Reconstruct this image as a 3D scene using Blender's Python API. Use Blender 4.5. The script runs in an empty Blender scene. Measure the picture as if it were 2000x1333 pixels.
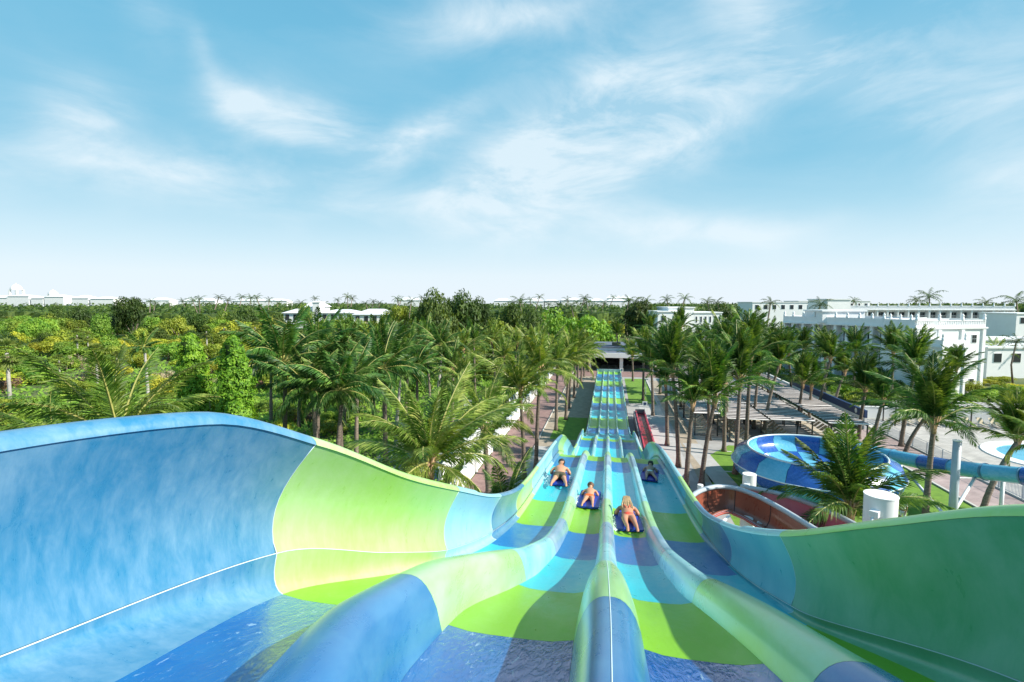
import bpy, bmesh, math, random
from math import sin, cos, tan, atan, atan2, pi, radians, sqrt, exp
from mathutils import Vector, Matrix, Euler

# ------------------------------------------------------------------ camera, sky, sun
S = bpy.context.scene
COL = S.collection
HC = 15.0                                   # eye height above the ground
TILT, YAW = radians(4.37), radians(10.8)
cam_d = bpy.data.cameras.new('camera'); cam = bpy.data.objects.new('camera', cam_d); COL.objects.link(cam)
cam_d.sensor_width = 36; cam_d.lens = 18.0; cam_d.clip_start = .05; cam_d.clip_end = 6000
cam.location = (0, 0, HC); cam.rotation_euler = (pi/2 - TILT, 0, YAW)
S.camera = cam
S.render.resolution_x = 1024; S.render.resolution_y = 682
S.view_settings.view_transform = 'Standard'; S.view_settings.look = 'None'
S.view_settings.gamma = 1; S.view_settings.use_curve_mapping = False
S.view_settings.exposure = 0.7
S.cycles.max_bounces = 6; S.cycles.transparent_max_bounces = 6

SUN_EL, SUN_AZ = radians(36), radians(-9)   # azimuth measured from +X towards +Y
sdir = Vector((cos(SUN_EL)*cos(SUN_AZ), cos(SUN_EL)*sin(SUN_AZ), sin(SUN_EL)))
sl = bpy.data.lights.new('sun', 'SUN'); sl.energy = 5.0; sl.angle = radians(.5); sl.color = (1, .94, .84)
so = bpy.data.objects.new('sun', sl); COL.objects.link(so)
so.rotation_euler = sdir.to_track_quat('Z', 'Y').to_euler()

def make_world():
    w = bpy.data.worlds.new('World'); S.world = w; w.use_nodes = True
    nt = w.node_tree; N, L = nt.nodes, nt.links; N.clear()
    out = N.new('ShaderNodeOutputWorld'); bg = N.new('ShaderNodeBackground'); L.new(bg.outputs[0], out.inputs[0])
    sky = N.new('ShaderNodeTexSky'); sky.sky_type = 'NISHITA'; sky.sun_disc = False
    sky.sun_elevation = SUN_EL; sky.sun_rotation = pi/2 - SUN_AZ
    sky.air_density = 1.0; sky.dust_density = 1.2; sky.ozone_density = 1.5
    tc = N.new('ShaderNodeTexCoord')
    sep = N.new('ShaderNodeSeparateXYZ'); L.new(tc.outputs['Generated'], sep.inputs[0])
    def math_(op, a, b=None, clamp=False):
        n = N.new('ShaderNodeMath'); n.operation = op; n.use_clamp = clamp
        for i, v in enumerate((a, b)):
            if v is None: continue
            if isinstance(v, (int, float)): n.inputs[i].default_value = v
            else: L.new(v, n.inputs[i])
        return n.outputs[0]
    ramp = N.new('ShaderNodeValToRGB'); L.new(sep.outputs[2], ramp.inputs[0])
    el = ramp.color_ramp.elements
    el[0].position = 0; el[0].color = (7.3, 8.1, 8.8, 1)
    el[1].position = 1; el[1].color = (.7, 2.8, 4.8, 1)
    for p, c in ((.05, (6.8, 7.9, 8.6)), (.10, (5.3, 7.2, 8.2)), (.16, (3.5, 6.1, 7.5)), (.24, (2.0, 5.0, 6.8)), (.40, (1.45, 4.5, 6.5)), (.6, (1.0, 3.7, 5.8))):
        e = el.new(p); e.color = (*c, 1)
    m1 = N.new('ShaderNodeMixRGB'); m1.inputs[0].default_value = .93
    L.new(sky.outputs[0], m1.inputs[1]); L.new(ramp.outputs[0], m1.inputs[2])
    # thin clouds: streaky noise gathered round a few broad patches
    mp = N.new('ShaderNodeMapping'); mp.inputs['Rotation'].default_value = (0, radians(-14), radians(10.8)); mp.inputs['Scale'].default_value = (1.5, 1.2, 4.2)
    L.new(tc.outputs['Generated'], mp.inputs[0])
    n1 = N.new('ShaderNodeTexNoise'); n1.inputs['Scale'].default_value = 2.4; n1.inputs['Detail'].default_value = 12; n1.inputs['Roughness'].default_value = .62
    n1.inputs['Distortion'].default_value = .55; L.new(mp.outputs[0], n1.inputs[0])
    wsrc = tc.outputs['Generated']
    for sc_, am in ((2.6, .09), (9.0, .05)):
        w1 = N.new('ShaderNodeTexNoise'); w1.inputs['Scale'].default_value = sc_; w1.inputs['Detail'].default_value = 6; L.new(tc.outputs['Generated'], w1.inputs[0])
        v1 = N.new('ShaderNodeVectorMath'); v1.operation = 'SUBTRACT'; L.new(w1.outputs['Color'], v1.inputs[0]); v1.inputs[1].default_value = (.5, .5, .5)
        v2 = N.new('ShaderNodeVectorMath'); v2.operation = 'SCALE'; L.new(v1.outputs[0], v2.inputs[0]); v2.inputs['Scale'].default_value = am
        v3 = N.new('ShaderNodeVectorMath'); v3.operation = 'ADD'; L.new(wsrc, v3.inputs[0]); L.new(v2.outputs[0], v3.inputs[1]); wsrc = v3.outputs[0]
    nb = N.new('ShaderNodeTexNoise'); nb.inputs['Scale'].default_value = .9; nb.inputs['Detail'].default_value = 4
    L.new(mp.outputs[0], nb.inputs[0])
    acc = None
    def blob(px, py, r, k, sx=1.0, sy=1.0, rot=0):
        d = ray(px, py).normalized()
        # local frame for an elliptical patch
        rt = Vector((cos(YAW), sin(YAW), 0)); up = d.cross(rt).normalized() * -1
        rt = up.cross(d).normalized() * -1
        a = rt*cos(rot) + up*sin(rot); b = up*cos(rot) - rt*sin(rot)
        def dot(v, s):
            n = N.new('ShaderNodeVectorMath'); n.operation = 'DOT_PRODUCT'; L.new(wsrc, n.inputs[0]); n.inputs[1].default_value = v/s
            return math_('SUBTRACT', n.outputs['Value'], d.dot(v)/s)
        x = dot(a, r*sx); y = dot(b, r*sy)
        q = math_('ADD', math_('MULTIPLY', x, x), math_('MULTIPLY', y, y))
        return math_('MULTIPLY', math_('POWER', 2.718, math_('MULTIPLY', q, -1.0)), k)
    pats = [(1190, 255, .12, 1.3, 1.9, .8, .4), (1060, 325, .11, 1.3, 1.5, .6, .5), (985, 390, .08, .8, 1.1, .5, .3), (1200, 175, .06, .5, .8, 1.4, 0), (1330, 245, .07, .7, 1.5, .5, .3),
            (490, 215, .05, 1.0, 1.0, .8, -.2), (565, 245, .06, .9, 1.3, .5, -.3), (650, 250, .06, .8, 1.2, .6, -.1), (760, 305, .07, .8, 1.5, .5, .5), (860, 235, .06, .5, 2.0, .35, .4), (820, 392, .09, .6, 2.2, .3, .05),
            (370, 338, .07, .9, 1.4, .6, 0), (570, 350, .06, .6, 1.3, .4, .3), (125, 225, .05, .95, 1.2, .9, 0), (70, 310, .09, .65, 1.6, .4, 0), (402, 120, .03, .35, .6, 1.8, .2), (285, 45, .035, .3, 1.0, 1.0, .5),
            (980, 42, .09, .9, 1.7, .45, .1), (1560, 75, .10, .95, 1.9, .45, -.4), (1500, 155, .06, .4, 1.3, .4, 0), (1920, 130, .11, .45, 1.2, .8, -.2), (1810, 250, .07, .35, 1.6, .4, .4), (1990, 370, .06, .7, 1.0, .8, .4),
            (1250, 440, .13, .65, 1.8, .3, -.12), (1440, 455, .08, .5, 1.6, .3, 0)]
    for p in pats:
        b = blob(*p); acc = b if acc is None else math_('ADD', acc, b)
    back = math_('MULTIPLY', math_('LESS_THAN', sep.outputs[1], -.1), 0.0)
    wn = math_('ADD', math_('MULTIPLY', math_('SUBTRACT', n1.outputs[0], .36), 3.2), math_('MULTIPLY', math_('SUBTRACT', nb.outputs[0], .5), .8))
    cl = math_('MULTIPLY', math_('ADD', math_('MULTIPLY', acc, .85, True), .08), math_('ADD', .34, math_('MULTIPLY', math_('MAXIMUM', wn, 0), 1.1)), True)
    cl = math_('MULTIPLY', cl, .82, True)
    m2 = N.new('ShaderNodeMixRGB'); L.new(cl, m2.inputs[0]); L.new(m1.outputs[0], m2.inputs[1]); m2.inputs[2].default_value = (6.9, 7.9, 8.5, 1)
    L.new(m2.outputs[0], bg.inputs[0]); bg.inputs[1].default_value = .074
# ray through a place in the photograph (2000 x 1333), scaled to one metre of forward distance
def ray(px, py):
    x, y = px - 1000, py - 666.5
    f = 1000*cos(TILT) - y*sin(TILT); z = -1000*sin(TILT) - y*cos(TILT)
    return Vector((x/f*cos(YAW) - sin(YAW), x/f*sin(YAW) + cos(YAW), z/f))
def at(px, py, d): return Vector((0, 0, HC)) + ray(px, py)*d
def ground(px, py, z=0.0):
    r = ray(px, py); return Vector((0, 0, HC)) + r*((z - HC)/r.z)
def fwd(p): return -p.x*sin(YAW) + p.y*cos(YAW)
make_world()

# ------------------------------------------------------------------ helpers
def srgb(r, g, b):
    f = lambda c: (c/255/12.92) if c <= 10 else ((c/255 + .055)/1.055)**2.4
    return (f(r), f(g), f(b))
class MB:
    def __init__(s): s.v = []; s.f = []
    def add(s, vs, fs):
        o = len(s.v); s.v += [tuple(v) for v in vs]; s.f += [tuple(i + o for i in f) for f in fs]; return s
    def box(s, x0, y0, z0, x1, y1, z1, M=None):
        vs = [Vector((x, y, z)) for x in (x0, x1) for y in (y0, y1) for z in (z0, z1)]
        if M: vs = [M @ v for v in vs]
        return s.add(vs, [(0, 1, 3, 2), (4, 6, 7, 5), (0, 4, 5, 1), (2, 3, 7, 6), (0, 2, 6, 4), (1, 5, 7, 3)])
    def tube(s, pts, rad, n=8, caps=True):
        pts = [Vector(p) for p in pts]; rs = rad if isinstance(rad, (list, tuple)) else [rad]*len(pts)
        rings = []; ref = None
        for i, p in enumerate(pts):
            t = (pts[min(i + 1, len(pts) - 1)] - pts[max(i - 1, 0)]).normalized()
            if ref is None: ref = Vector((1, 0, 0)) if abs(t.x) < .8 else Vector((0, 1, 0))
            u = (ref - t*ref.dot(t)).normalized(); w = t.cross(u); ref = u
            rings.append([p + (u*cos(2*pi*k/n) + w*sin(2*pi*k/n))*rs[i] for k in range(n)])
        vs = [v for r in rings for v in r]; fs = []
        for i in range(len(pts) - 1):
            for k in range(n): fs.append((i*n + k, i*n + (k + 1) % n, (i + 1)*n + (k + 1) % n, (i + 1)*n + k))
        if caps: fs.append(tuple(range(n))[::-1]); fs.append(tuple((len(pts) - 1)*n + k for k in range(n)))
        return s.add(vs, fs)
    def lathe(s, prof, n=24, c=(0, 0, 0), a0=0, a1=2*pi):
        full = abs(a1 - a0 - 2*pi) < 1e-6; m = n if full else n + 1
        vs = [(c[0] + r*cos(a0 + (a1 - a0)*k/n), c[1] + r*sin(a0 + (a1 - a0)*k/n), c[2] + z) for r, z in prof for k in range(m)]
        fs = []
        for i in range(len(prof) - 1):
            for k in range(n): k2 = (k + 1) % m; fs.append((i*m + k, i*m + k2, (i + 1)*m + k2, (i + 1)*m + k))
        return s.add(vs, fs)
    def grid(s, P):           # P[i][j] points
        m = len(P[0]); vs = [p for r in P for p in r]; fs = []
        for i in range(len(P) - 1):
            for j in range(m - 1): fs.append((i*m + j, i*m + j + 1, (i + 1)*m + j + 1, (i + 1)*m + j))
        return s.add(vs, fs)
    def mesh(s, name, smooth=False):
        me = bpy.data.meshes.new(name); me.from_pydata(s.v, [], s.f); me.update()
        if smooth: me.polygons.foreach_set('use_smooth', [True]*len(me.polygons))
        return me
def obj(name, data, mat=None, parent=None, smooth=False, loc=None, rot=None, scale=None):
    if isinstance(data, MB): data = data.mesh(name, smooth)
    o = bpy.data.objects.new(name, data); COL.objects.link(o)
    if mat and data and not data.materials: data.materials.append(mat)
    if parent: o.parent = parent
    if loc is not None: o.location = loc
    if rot is not None: o.rotation_euler = rot
    if scale is not None: o.scale = scale if hasattr(scale, '__len__') else (scale,)*3
    return o
def tag(o, label=None, cat=None, group=None, kind=None):
    if label: o['label'] = label
    if cat: o['category'] = cat
    if group: o['group'] = group
    if kind: o['kind'] = kind
    return o
def thing(name, label, cat, loc=(0, 0, 0), rz=0, group=None):
    o = bpy.data.objects.new(name, None); COL.objects.link(o); o.empty_display_size = .3
    o.location = loc; o.rotation_euler = (0, 0, rz); return tag(o, label, cat, group)
def struct(name, mb, mat, smooth=False): return tag(obj(name, mb, mat, smooth=smooth), kind='structure')
def dup(root, loc, rz=0, label=None, scale=None, group=None):
    kids = [o for o in root.children]
    r = root.copy(); COL.objects.link(r); r.location = loc; r.rotation_euler = (0, 0, rz)
    if scale: r.scale = (scale,)*3
    if label: r['label'] = label
    if group: r['group'] = group
    for ch in kids:
        c = ch.copy(); COL.objects.link(c); c.parent = r
        for g in ch.children:
            d = g.copy(); COL.objects.link(d); d.parent = c
    return r
def interp(tab, y, col=1):
    if y <= tab[0][0]: a, b = tab[0], tab[1]
    elif y >= tab[-1][0]: a, b = tab[-1], tab[-1]; return a[col]
    else:
        i = max(k for k in range(len(tab)) if tab[k][0] <= y)
        i = min(i, len(tab) - 2); a, b = tab[i], tab[i + 1]
        # monotone-ish cubic
        t = (y - a[0])/(b[0] - a[0])
        def sl(k):
            if k == 0: return (tab[1][col] - tab[0][col])/(tab[1][0] - tab[0][0])
            if k == len(tab) - 1: return (tab[-1][col] - tab[-2][col])/(tab[-1][0] - tab[-2][0])
            s1 = (tab[k][col] - tab[k-1][col])/(tab[k][0] - tab[k-1][0]); s2 = (tab[k+1][col] - tab[k][col])/(tab[k+1][0] - tab[k][0])
            return 0 if s1*s2 <= 0 else 2*s1*s2/(s1 + s2)
        h = b[0] - a[0]; m0, m1 = sl(i)*h, sl(i + 1)*h
        return (2*t**3 - 3*t*t + 1)*a[col] + (t**3 - 2*t*t + t)*m0 + (-2*t**3 + 3*t*t)*b[col] + (t**3 - t*t)*m1
    return a[col] + (b[col] - a[col])*(y - a[0])/(b[0] - a[0])

# ------------------------------------------------------------------ materials
def mat(name, col, rough=.6, var=.0, vscale=2., bump=0., bscale=20., col2=None, coat=0., stretch=(1, 1, 1), metal=0., spec=.5, detail=6., contrast=1., rnd=0.):
    m = bpy.data.materials.new(name); m.use_nodes = True
    nt = m.node_tree; N, L = nt.nodes, nt.links; b = N['Principled BSDF']
    b.inputs['Roughness'].default_value = rough; b.inputs['Metallic'].default_value = metal
    b.inputs['Specular IOR Level'].default_value = spec; b.inputs['Coat Weight'].default_value = coat; b.inputs['Coat Roughness'].default_value = .12
    b.inputs['Base Color'].default_value = (*col, 1)
    if var or col2 or bump:
        tc = N.new('ShaderNodeNewGeometry'); mp = N.new('ShaderNodeMapping'); mp.inputs['Scale'].default_value = stretch; L.new(tc.outputs['Position'], mp.inputs[0])
    if var or col2:
        n = N.new('ShaderNodeTexNoise'); n.inputs['Scale'].default_value = vscale; n.inputs['Detail'].default_value = detail; n.inputs['Roughness'].default_value = .6
        L.new(mp.outputs[0], n.inputs[0])
        r = N.new('ShaderNodeValToRGB'); L.new(n.outputs[0], r.inputs[0])
        c2 = col2 if col2 else tuple(c*(1 - var) for c in col); c1 = col if col2 else tuple(min(1, c*(1 + var)) for c in col)
        r.color_ramp.elements[0].position = .5 - .22/contrast; r.color_ramp.elements[1].position = .5 + .22/contrast
        r.color_ramp.elements[0].color = (*c2, 1); r.color_ramp.elements[1].color = (*c1, 1)
        src = r.outputs[0]
        if rnd:
            oi = N.new('ShaderNodeObjectInfo'); hs = N.new('ShaderNodeHueSaturation'); mr = N.new('ShaderNodeMapRange')
            L.new(oi.outputs['Random'], mr.inputs[0]); mr.inputs[3].default_value = 1 - rnd; mr.inputs[4].default_value = 1 + rnd
            L.new(mr.outputs[0], hs.inputs['Value']); L.new(src, hs.inputs['Color']); src = hs.outputs[0]
        L.new(src, b.inputs['Base Color'])
    if bump:
        n = N.new('ShaderNodeTexNoise'); n.inputs['Scale'].default_value = bscale; n.inputs['Detail'].default_value = 5; L.new(mp.outputs[0], n.inputs[0])
        bp = N.new('ShaderNodeBump'); bp.inputs['Strength'].default_value = bump; bp.inputs['Distance'].default_value = .03; L.new(n.outputs[0], bp.inputs['Height'])
        L.new(bp.outputs[0], b.inputs['Normal'])
    return m
def leaf_mat(name, c1, c2, c3, scale=.6, rnd=.35, hue=.03, tr=.35, rough=.45):
    m = bpy.data.materials.new(name); m.use_nodes = True
    nt = m.node_tree; N, L = nt.nodes, nt.links; b = N['Principled BSDF']; out = N['Material Output']
    b.inputs['Roughness'].default_value = rough + .1; b.inputs['Specular IOR Level'].default_value = .3
    g = N.new('ShaderNodeNewGeometry'); n = N.new('ShaderNodeTexNoise'); n.inputs['Scale'].default_value = scale; n.inputs['Detail'].default_value = 8; n.inputs['Roughness'].default_value = .75
    L.new(g.outputs['Position'], n.inputs[0])
    r = N.new('ShaderNodeValToRGB'); L.new(n.outputs[0], r.inputs[0]); e = r.color_ramp.elements
    e[0].position = .36; e[0].color = (*c1, 1); e[1].position = .66; e[1].color = (*c3, 1); k = e.new(.5); k.color = (*c2, 1)
    oi = N.new('ShaderNodeObjectInfo'); hs = N.new('ShaderNodeHueSaturation')
    mr = N.new('ShaderNodeMapRange'); L.new(oi.outputs['Random'], mr.inputs[0]); mr.inputs[3].default_value = 1 - rnd; mr.inputs[4].default_value = 1 + rnd
    mh = N.new('ShaderNodeMapRange'); ml = N.new('ShaderNodeMath'); ml.operation = 'MULTIPLY'; ml.inputs[1].default_value = 7.31; fr = N.new('ShaderNodeMath'); fr.operation = 'FRACT'
    L.new(oi.outputs['Random'], ml.inputs[0]); L.new(ml.outputs[0], fr.inputs[0]); L.new(fr.outputs[0], mh.inputs[0]); mh.inputs[3].default_value = .5 - hue; mh.inputs[4].default_value = .5 + hue
    L.new(mr.outputs[0], hs.inputs['Value']); L.new(mh.outputs[0], hs.inputs['Hue']); L.new(r.outputs[0], hs.inputs['Color'])
    L.new(hs.outputs[0], b.inputs['Base Color'])
    t = N.new('ShaderNodeBsdfTranslucent'); hm = N.new('ShaderNodeMixRGB'); hm.blend_type = 'MULTIPLY'; hm.inputs[0].default_value = 1; hm.inputs[2].default_value = (1.5, 1.35, .5, 1)
    L.new(hs.outputs[0], hm.inputs[1]); L.new(hm.outputs[0], t.inputs[0])
    mx = N.new('ShaderNodeMixShader'); mx.inputs[0].default_value = tr; L.new(b.outputs[0], mx.inputs[1]); L.new(t.outputs[0], mx.inputs[2]); L.new(mx.outputs[0], out.inputs[0])
    return m
M = {}
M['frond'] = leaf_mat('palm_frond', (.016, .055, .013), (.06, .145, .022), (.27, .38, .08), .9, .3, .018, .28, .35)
M['frond_y'] = leaf_mat('yellow_palm_frond', (.035, .085, .016), (.14, .23, .03), (.48, .52, .15), .9, .3, .015, .3, .35)  # yellower leaf green, for the yellowish palms
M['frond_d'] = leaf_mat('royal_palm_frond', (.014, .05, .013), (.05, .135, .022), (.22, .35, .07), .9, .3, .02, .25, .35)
M['fan'] = leaf_mat('fan_palm_leaf', (.06, .10, .02), (.15, .19, .04), (.26, .27, .07), 1., .3, .02)
M['rachis'] = mat('rachis', (.34, .33, .10), .5)
M['vine'] = leaf_mat('vine_leaf', (.04, .12, .010), (.15, .30, .02), (.38, .54, .06), 3.5, .15, .01)
M['bush'] = leaf_mat('bush_leaf', (.07, .14, .02), (.19, .29, .035), (.36, .43, .06), .35, .35, .03)
M['bush_y'] = leaf_mat('yellow_bush_leaf', (.20, .25, .025), (.38, .40, .04), (.55, .52, .07), .3, .3, .02)
M['bush_d'] = leaf_mat('dark_tree_leaf', (.024, .055, .014), (.06, .11, .022), (.15, .21, .04), .3, .3, .02)
M['dry'] = leaf_mat('dry_twigs', (.16, .12, .07), (.26, .2, .12), (.36, .29, .2), .8, .3, .02, .1)
M['red_leaf'] = leaf_mat('reddish_leaf', (.07, .05, .03), (.15, .08, .05), (.22, .14, .07), .8, .2, .02, .2)
M['low'] = leaf_mat('undergrowth', (.08, .18, .02), (.20, .35, .04), (.36, .50, .08), .25, .1, .01)
M['trunk'] = mat('palm_trunk', (.24, .19, .15), .9, 0, 7, .6, 10, col2=(.085, .065, .05), stretch=(.5, .5, 3.0), contrast=1.5, rnd=.3)
M['trunk_w'] = mat('royal_palm_trunk', (.48, .45, .41), .85, 0, 4, .2, 10, col2=(.28, .26, .24), stretch=(.5, .5, 2))
M['boot'] = mat('leaf_base_fibre', (.52, .35, .2), .9, 0, 8, .5, 18, col2=(.24, .14, .07))
M['shaft'] = mat('green_crownshaft', (.14, .24, .05), .5, .2, 3)
M['wood'] = mat('branch_wood', (.2, .16, .12), .9, .3, 4)
M['white'] = mat('white_render', (.8, .8, .79), .7, .04, .5)
M['white2'] = mat('white_trim', (.82, .82, .81), .6, .03, 1.)
M['roofg'] = mat('flat_roof', (.12, .14, .19), .8, .2, .6)
M['glass'] = mat('window_glass', (.03, .035, .04), .12, .2, .7)
M['dark'] = mat('dark_interior', (.03, .03, .035), .8, .3, 1.)
M['rail'] = mat('balcony_rail', (.6, .62, .63), .5)
M['navy'] = mat('navy_panel', (.02, .05, .14), .5, .1, 1.)
M['steel'] = mat('grey_painted_steel', (.38, .43, .48), .4, .08, 2.)
M['whitesteel'] = mat('white_painted_steel', (.72, .73, .74), .4, .05, 2)
M['pergola'] = mat('dark_steel_post', (.035, .03, .03), .5)
M['slat'] = mat('pergola_slat', (.72, .66, .64), .8, .2, 2, rnd=.15)
M['beam'] = mat('pergola_beam', (.06, .05, .05), .7)
M['sling'] = mat('lounger_sling', (.52, .44, .30), .8, .05, 5, rnd=.08)
M['lframe'] = mat('lounger_frame', (.75, .73, .68), .5)
# setting
M['soil'] = mat('scrub_soil', (.13, .14, .05), .95, 0, .25, .5, 3, col2=(.05, .09, .018))
M['sand'] = mat('sandy_bed', (.42, .35, .27), .95, 0, 1.2, .4, 6, col2=(.25, .21, .16))
M['conc'] = mat('concrete_paving', (.34, .33, .32), .85, .14, .8, .1, 10)
M['conc2'] = mat('concrete_path', (.42, .41, .40), .85, .12, 1.3, .1, 10)
M['grass'] = mat('lawn', (.17, .31, .03), .9, 0, 1.5, .7, 12, col2=(.09, .19, .02))
M['kerb'] = mat('kerb', (.5, .49, .46), .85, .1, 3)
def brick_mat(name, c1, c2, mortar, scale, w=.5, h=.25, rough=.85):
    m = bpy.data.materials.new(name); m.use_nodes = True; nt = m.node_tree; N, L = nt.nodes, nt.links; b = N['Principled BSDF']; b.inputs['Roughness'].default_value = rough
    g = N.new('ShaderNodeNewGeometry'); br = N.new('ShaderNodeTexBrick'); L.new(g.outputs['Position'], br.inputs[0])
    br.inputs['Scale'].default_value = scale; br.inputs['Color1'].default_value = (*c1, 1); br.inputs['Color2'].default_value = (*c2, 1); br.inputs['Mortar'].default_value = (*mortar, 1)
    br.inputs['Brick Width'].default_value = w; br.inputs['Row Height'].default_value = h; br.inputs['Mortar Size'].default_value = .015
    n = N.new('ShaderNodeTexNoise'); n.inputs['Scale'].default_value = .9; n.inputs['Detail'].default_value = 6; L.new(g.outputs['Position'], n.inputs[0])
    mx = N.new('ShaderNodeMixRGB'); mx.blend_type = 'MULTIPLY'; mx.inputs[0].default_value = .6; L.new(br.outputs[0], mx.inputs[1])
    r = N.new('ShaderNodeValToRGB'); L.new(n.outputs[0], r.inputs[0]); r.color_ramp.elements[0].position = .3; r.color_ramp.elements[0].color = (.55, .55, .55, 1); r.color_ramp.elements[1].position = .65
    L.new(r.outputs[0], mx.inputs[2]); L.new(mx.outputs[0], b.inputs['Base Color']); return m
M['redpave'] = brick_mat('red_block_paving', (.27, .16, .15), (.33, .21, .19), (.2, .15, .14), 1.2)
M['pinkpave'] = brick_mat('pink_block_paving', (.42, .31, .30), (.47, .36, .34), (.3, .25, .24), 1.2)
M['deck'] = brick_mat('pool_deck_paving', (.47, .44, .41), (.55, .52, .48), (.36, .34, .32), 1.0)
def water_mat(name, col, bump=.3, scale=6):
    return mat(name, col, .05, .15, .6, bump, scale)
M['pool'] = water_mat('pool_water', (.10, .42, .58)); M['redwater'] = mat('red_channel', (.22, .015, .03), .25, .5, 3, .5, 5)
# slide fibreglass: dull scuffed upper parts, wet glossy floors
def slide_mat(name, col, faded, rough=.28, scuff=.5, bump=.03, bscale=14, stretch=(1, .35, 1), vs=5., coat=.5, wet=False, spec=.5, foam=0.):
    
    m = bpy.data.materials.new(name); m.use_nodes = True; nt = m.node_tree; N, L = nt.nodes, nt.links; b = N['Principled BSDF']
    g = N.new('ShaderNodeNewGeometry'); mp = N.new('ShaderNodeMapping'); mp.inputs['Scale'].default_value = stretch; L.new(g.outputs['Position'], mp.inputs[0])
    n = N.new('ShaderNodeTexNoise'); n.inputs['Scale'].default_value = vs; n.inputs['Detail'].default_value = 10; n.inputs['Roughness'].default_value = .68; n.inputs['Distortion'].default_value = .3; L.new(mp.outputs[0], n.inputs[0])
    n2 = N.new('ShaderNodeTexNoise'); n2.inputs['Scale'].default_value = .9; n2.inputs['Detail'].default_value = 3; L.new(g.outputs['Position'], n2.inputs[0])
    ad = N.new('ShaderNodeMath'); ad.operation = 'ADD'; L.new(n.outputs[0], ad.inputs[0]); L.new(n2.outputs[0], ad.inputs[1])
    r = N.new('ShaderNodeMapRange'); L.new(ad.outputs[0], r.inputs[0]); r.inputs[1].default_value = .80; r.inputs[2].default_value = 1.38; r.inputs[3].default_value = 0; r.inputs[4].default_value = scuff
    mx = N.new('ShaderNodeMixRGB'); L.new(r.outputs[0], mx.inputs[0]); mx.inputs[1].default_value = (*col, 1); mx.inputs[2].default_value = (*faded, 1)
    b.inputs['Specular IOR Level'].default_value = spec
    src = mx.outputs[0]
    if wet:
        mf = N.new('ShaderNodeMapping'); mf.inputs['Scale'].default_value = (9, .9, 9); L.new(g.outputs['Position'], mf.inputs[0])
        nf = N.new('ShaderNodeTexNoise'); nf.inputs['Scale'].default_value = 2.2; nf.inputs['Detail'].default_value = 9; nf.inputs['Roughness'].default_value = .7; nf.inputs['Distortion'].default_value = .4; L.new(mf.outputs[0], nf.inputs[0])
        rf = N.new('ShaderNodeMapRange'); L.new(nf.outputs[0], rf.inputs[0]); rf.inputs[1].default_value = .60; rf.inputs[2].default_value = .74; rf.inputs[3].default_value = 0; rf.inputs[4].default_value = foam or .1
        mw = N.new('ShaderNodeMixRGB'); L.new(rf.outputs[0], mw.inputs[0]); L.new(src, mw.inputs[1]); mw.inputs[2].default_value = (.55, .75, .82, 1); src = mw.outputs[0]
    L.new(src, b.inputs['Base Color'])
    rr = N.new('ShaderNodeMapRange'); L.new(n.outputs[0], rr.inputs[0]); rr.inputs[1].default_value = .35; rr.inputs[2].default_value = .7; rr.inputs[3].default_value = rough*.8; rr.inputs[4].default_value = rough*1.4
    L.new(rr.outputs[0], b.inputs['Roughness'])
    b.inputs['Coat Weight'].default_value = coat; b.inputs['Coat Roughness'].default_value = .04 if wet else .18
    mb = N.new('ShaderNodeMapping'); mb.inputs['Scale'].default_value = (1, .28, 1) if wet else (1, 1, 1); L.new(g.outputs['Position'], mb.inputs[0])
    nb = N.new('ShaderNodeTexNoise'); nb.inputs['Scale'].default_value = bscale; nb.inputs['Detail'].default_value = 5; nb.inputs['Distortion'].default_value = .8 if wet else 0; L.new(mb.outputs[0], nb.inputs[0])
    bp = N.new('ShaderNodeBump'); bp.inputs['Strength'].default_value = bump; bp.inputs['Distance'].default_value = .05; L.new(nb.outputs[0], bp.inputs['Height']); L.new(bp.outputs[0], b.inputs['Normal'])
    if wet: L.new(bp.outputs[0], b.inputs['Coat Normal'])
    return m
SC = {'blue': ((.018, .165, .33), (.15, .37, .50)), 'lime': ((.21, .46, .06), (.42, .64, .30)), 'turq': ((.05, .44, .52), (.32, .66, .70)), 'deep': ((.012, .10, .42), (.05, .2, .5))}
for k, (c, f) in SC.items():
    M['w_' + k] = slide_mat('slide_wall_' + k, ({'lime': (.34, .60, .16), 'turq': (.26, .56, .64)}.get(k) or tuple(.88*a + .12*b for a, b in zip(c, f))), tuple(.7*a + .3*.85 for a in f), .34, .42, vs=7, stretch=(1.3, 1.5, .5), coat=.35)  # left wall lime and turquoise: worn fading, plus sun glare lightened into the base colour
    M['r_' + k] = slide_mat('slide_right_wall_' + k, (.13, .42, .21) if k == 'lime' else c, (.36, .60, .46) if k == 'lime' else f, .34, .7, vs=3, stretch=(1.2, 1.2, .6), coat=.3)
    f2 = tuple(.45*a + .55*b for a, b in zip(f, (.72, .8, .82)))
    if k == 'lime': f2 = (.46, .72, .50)
    M['d_' + k] = slide_mat('slide_divider_' + k, tuple(.7*a + .3*b for a, b in zip(c, f2)), f2, .30, .8, vs=3.2)
    M['f_' + k] = slide_mat('slide_floor_' + k, {'blue': (.002, .15, .40), 'lime': (.19, .44, .02), 'turq': (.03, .46, .55), 'deep': c}[k], f, .34, .04, .05, 30, coat=.16, wet=True, spec=.3)
M['dn_blue'] = slide_mat('slide_divider_near_blue', (.010, .13, .34), (.16, .38, .52), .30, .55, vs=3.2)
M['f_near'] = slide_mat('slide_floor_wet_blue', (.003, .085, .32), (.012, .20, .42), .12, .5, .16, 24, stretch=(1.4, .3, 1), vs=4, coat=.5, wet=True, spec=.35, foam=.75)
M['seam'] = mat('slide_seam', (.62, .74, .78), .4)
M['shell'] = mat('slide_shell', (.30, .36, .42), .6, .1, 2)
M['skirt'] = mat('grey_channel_side', (.17, .18, .2), .8, .2, 1.5)

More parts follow.
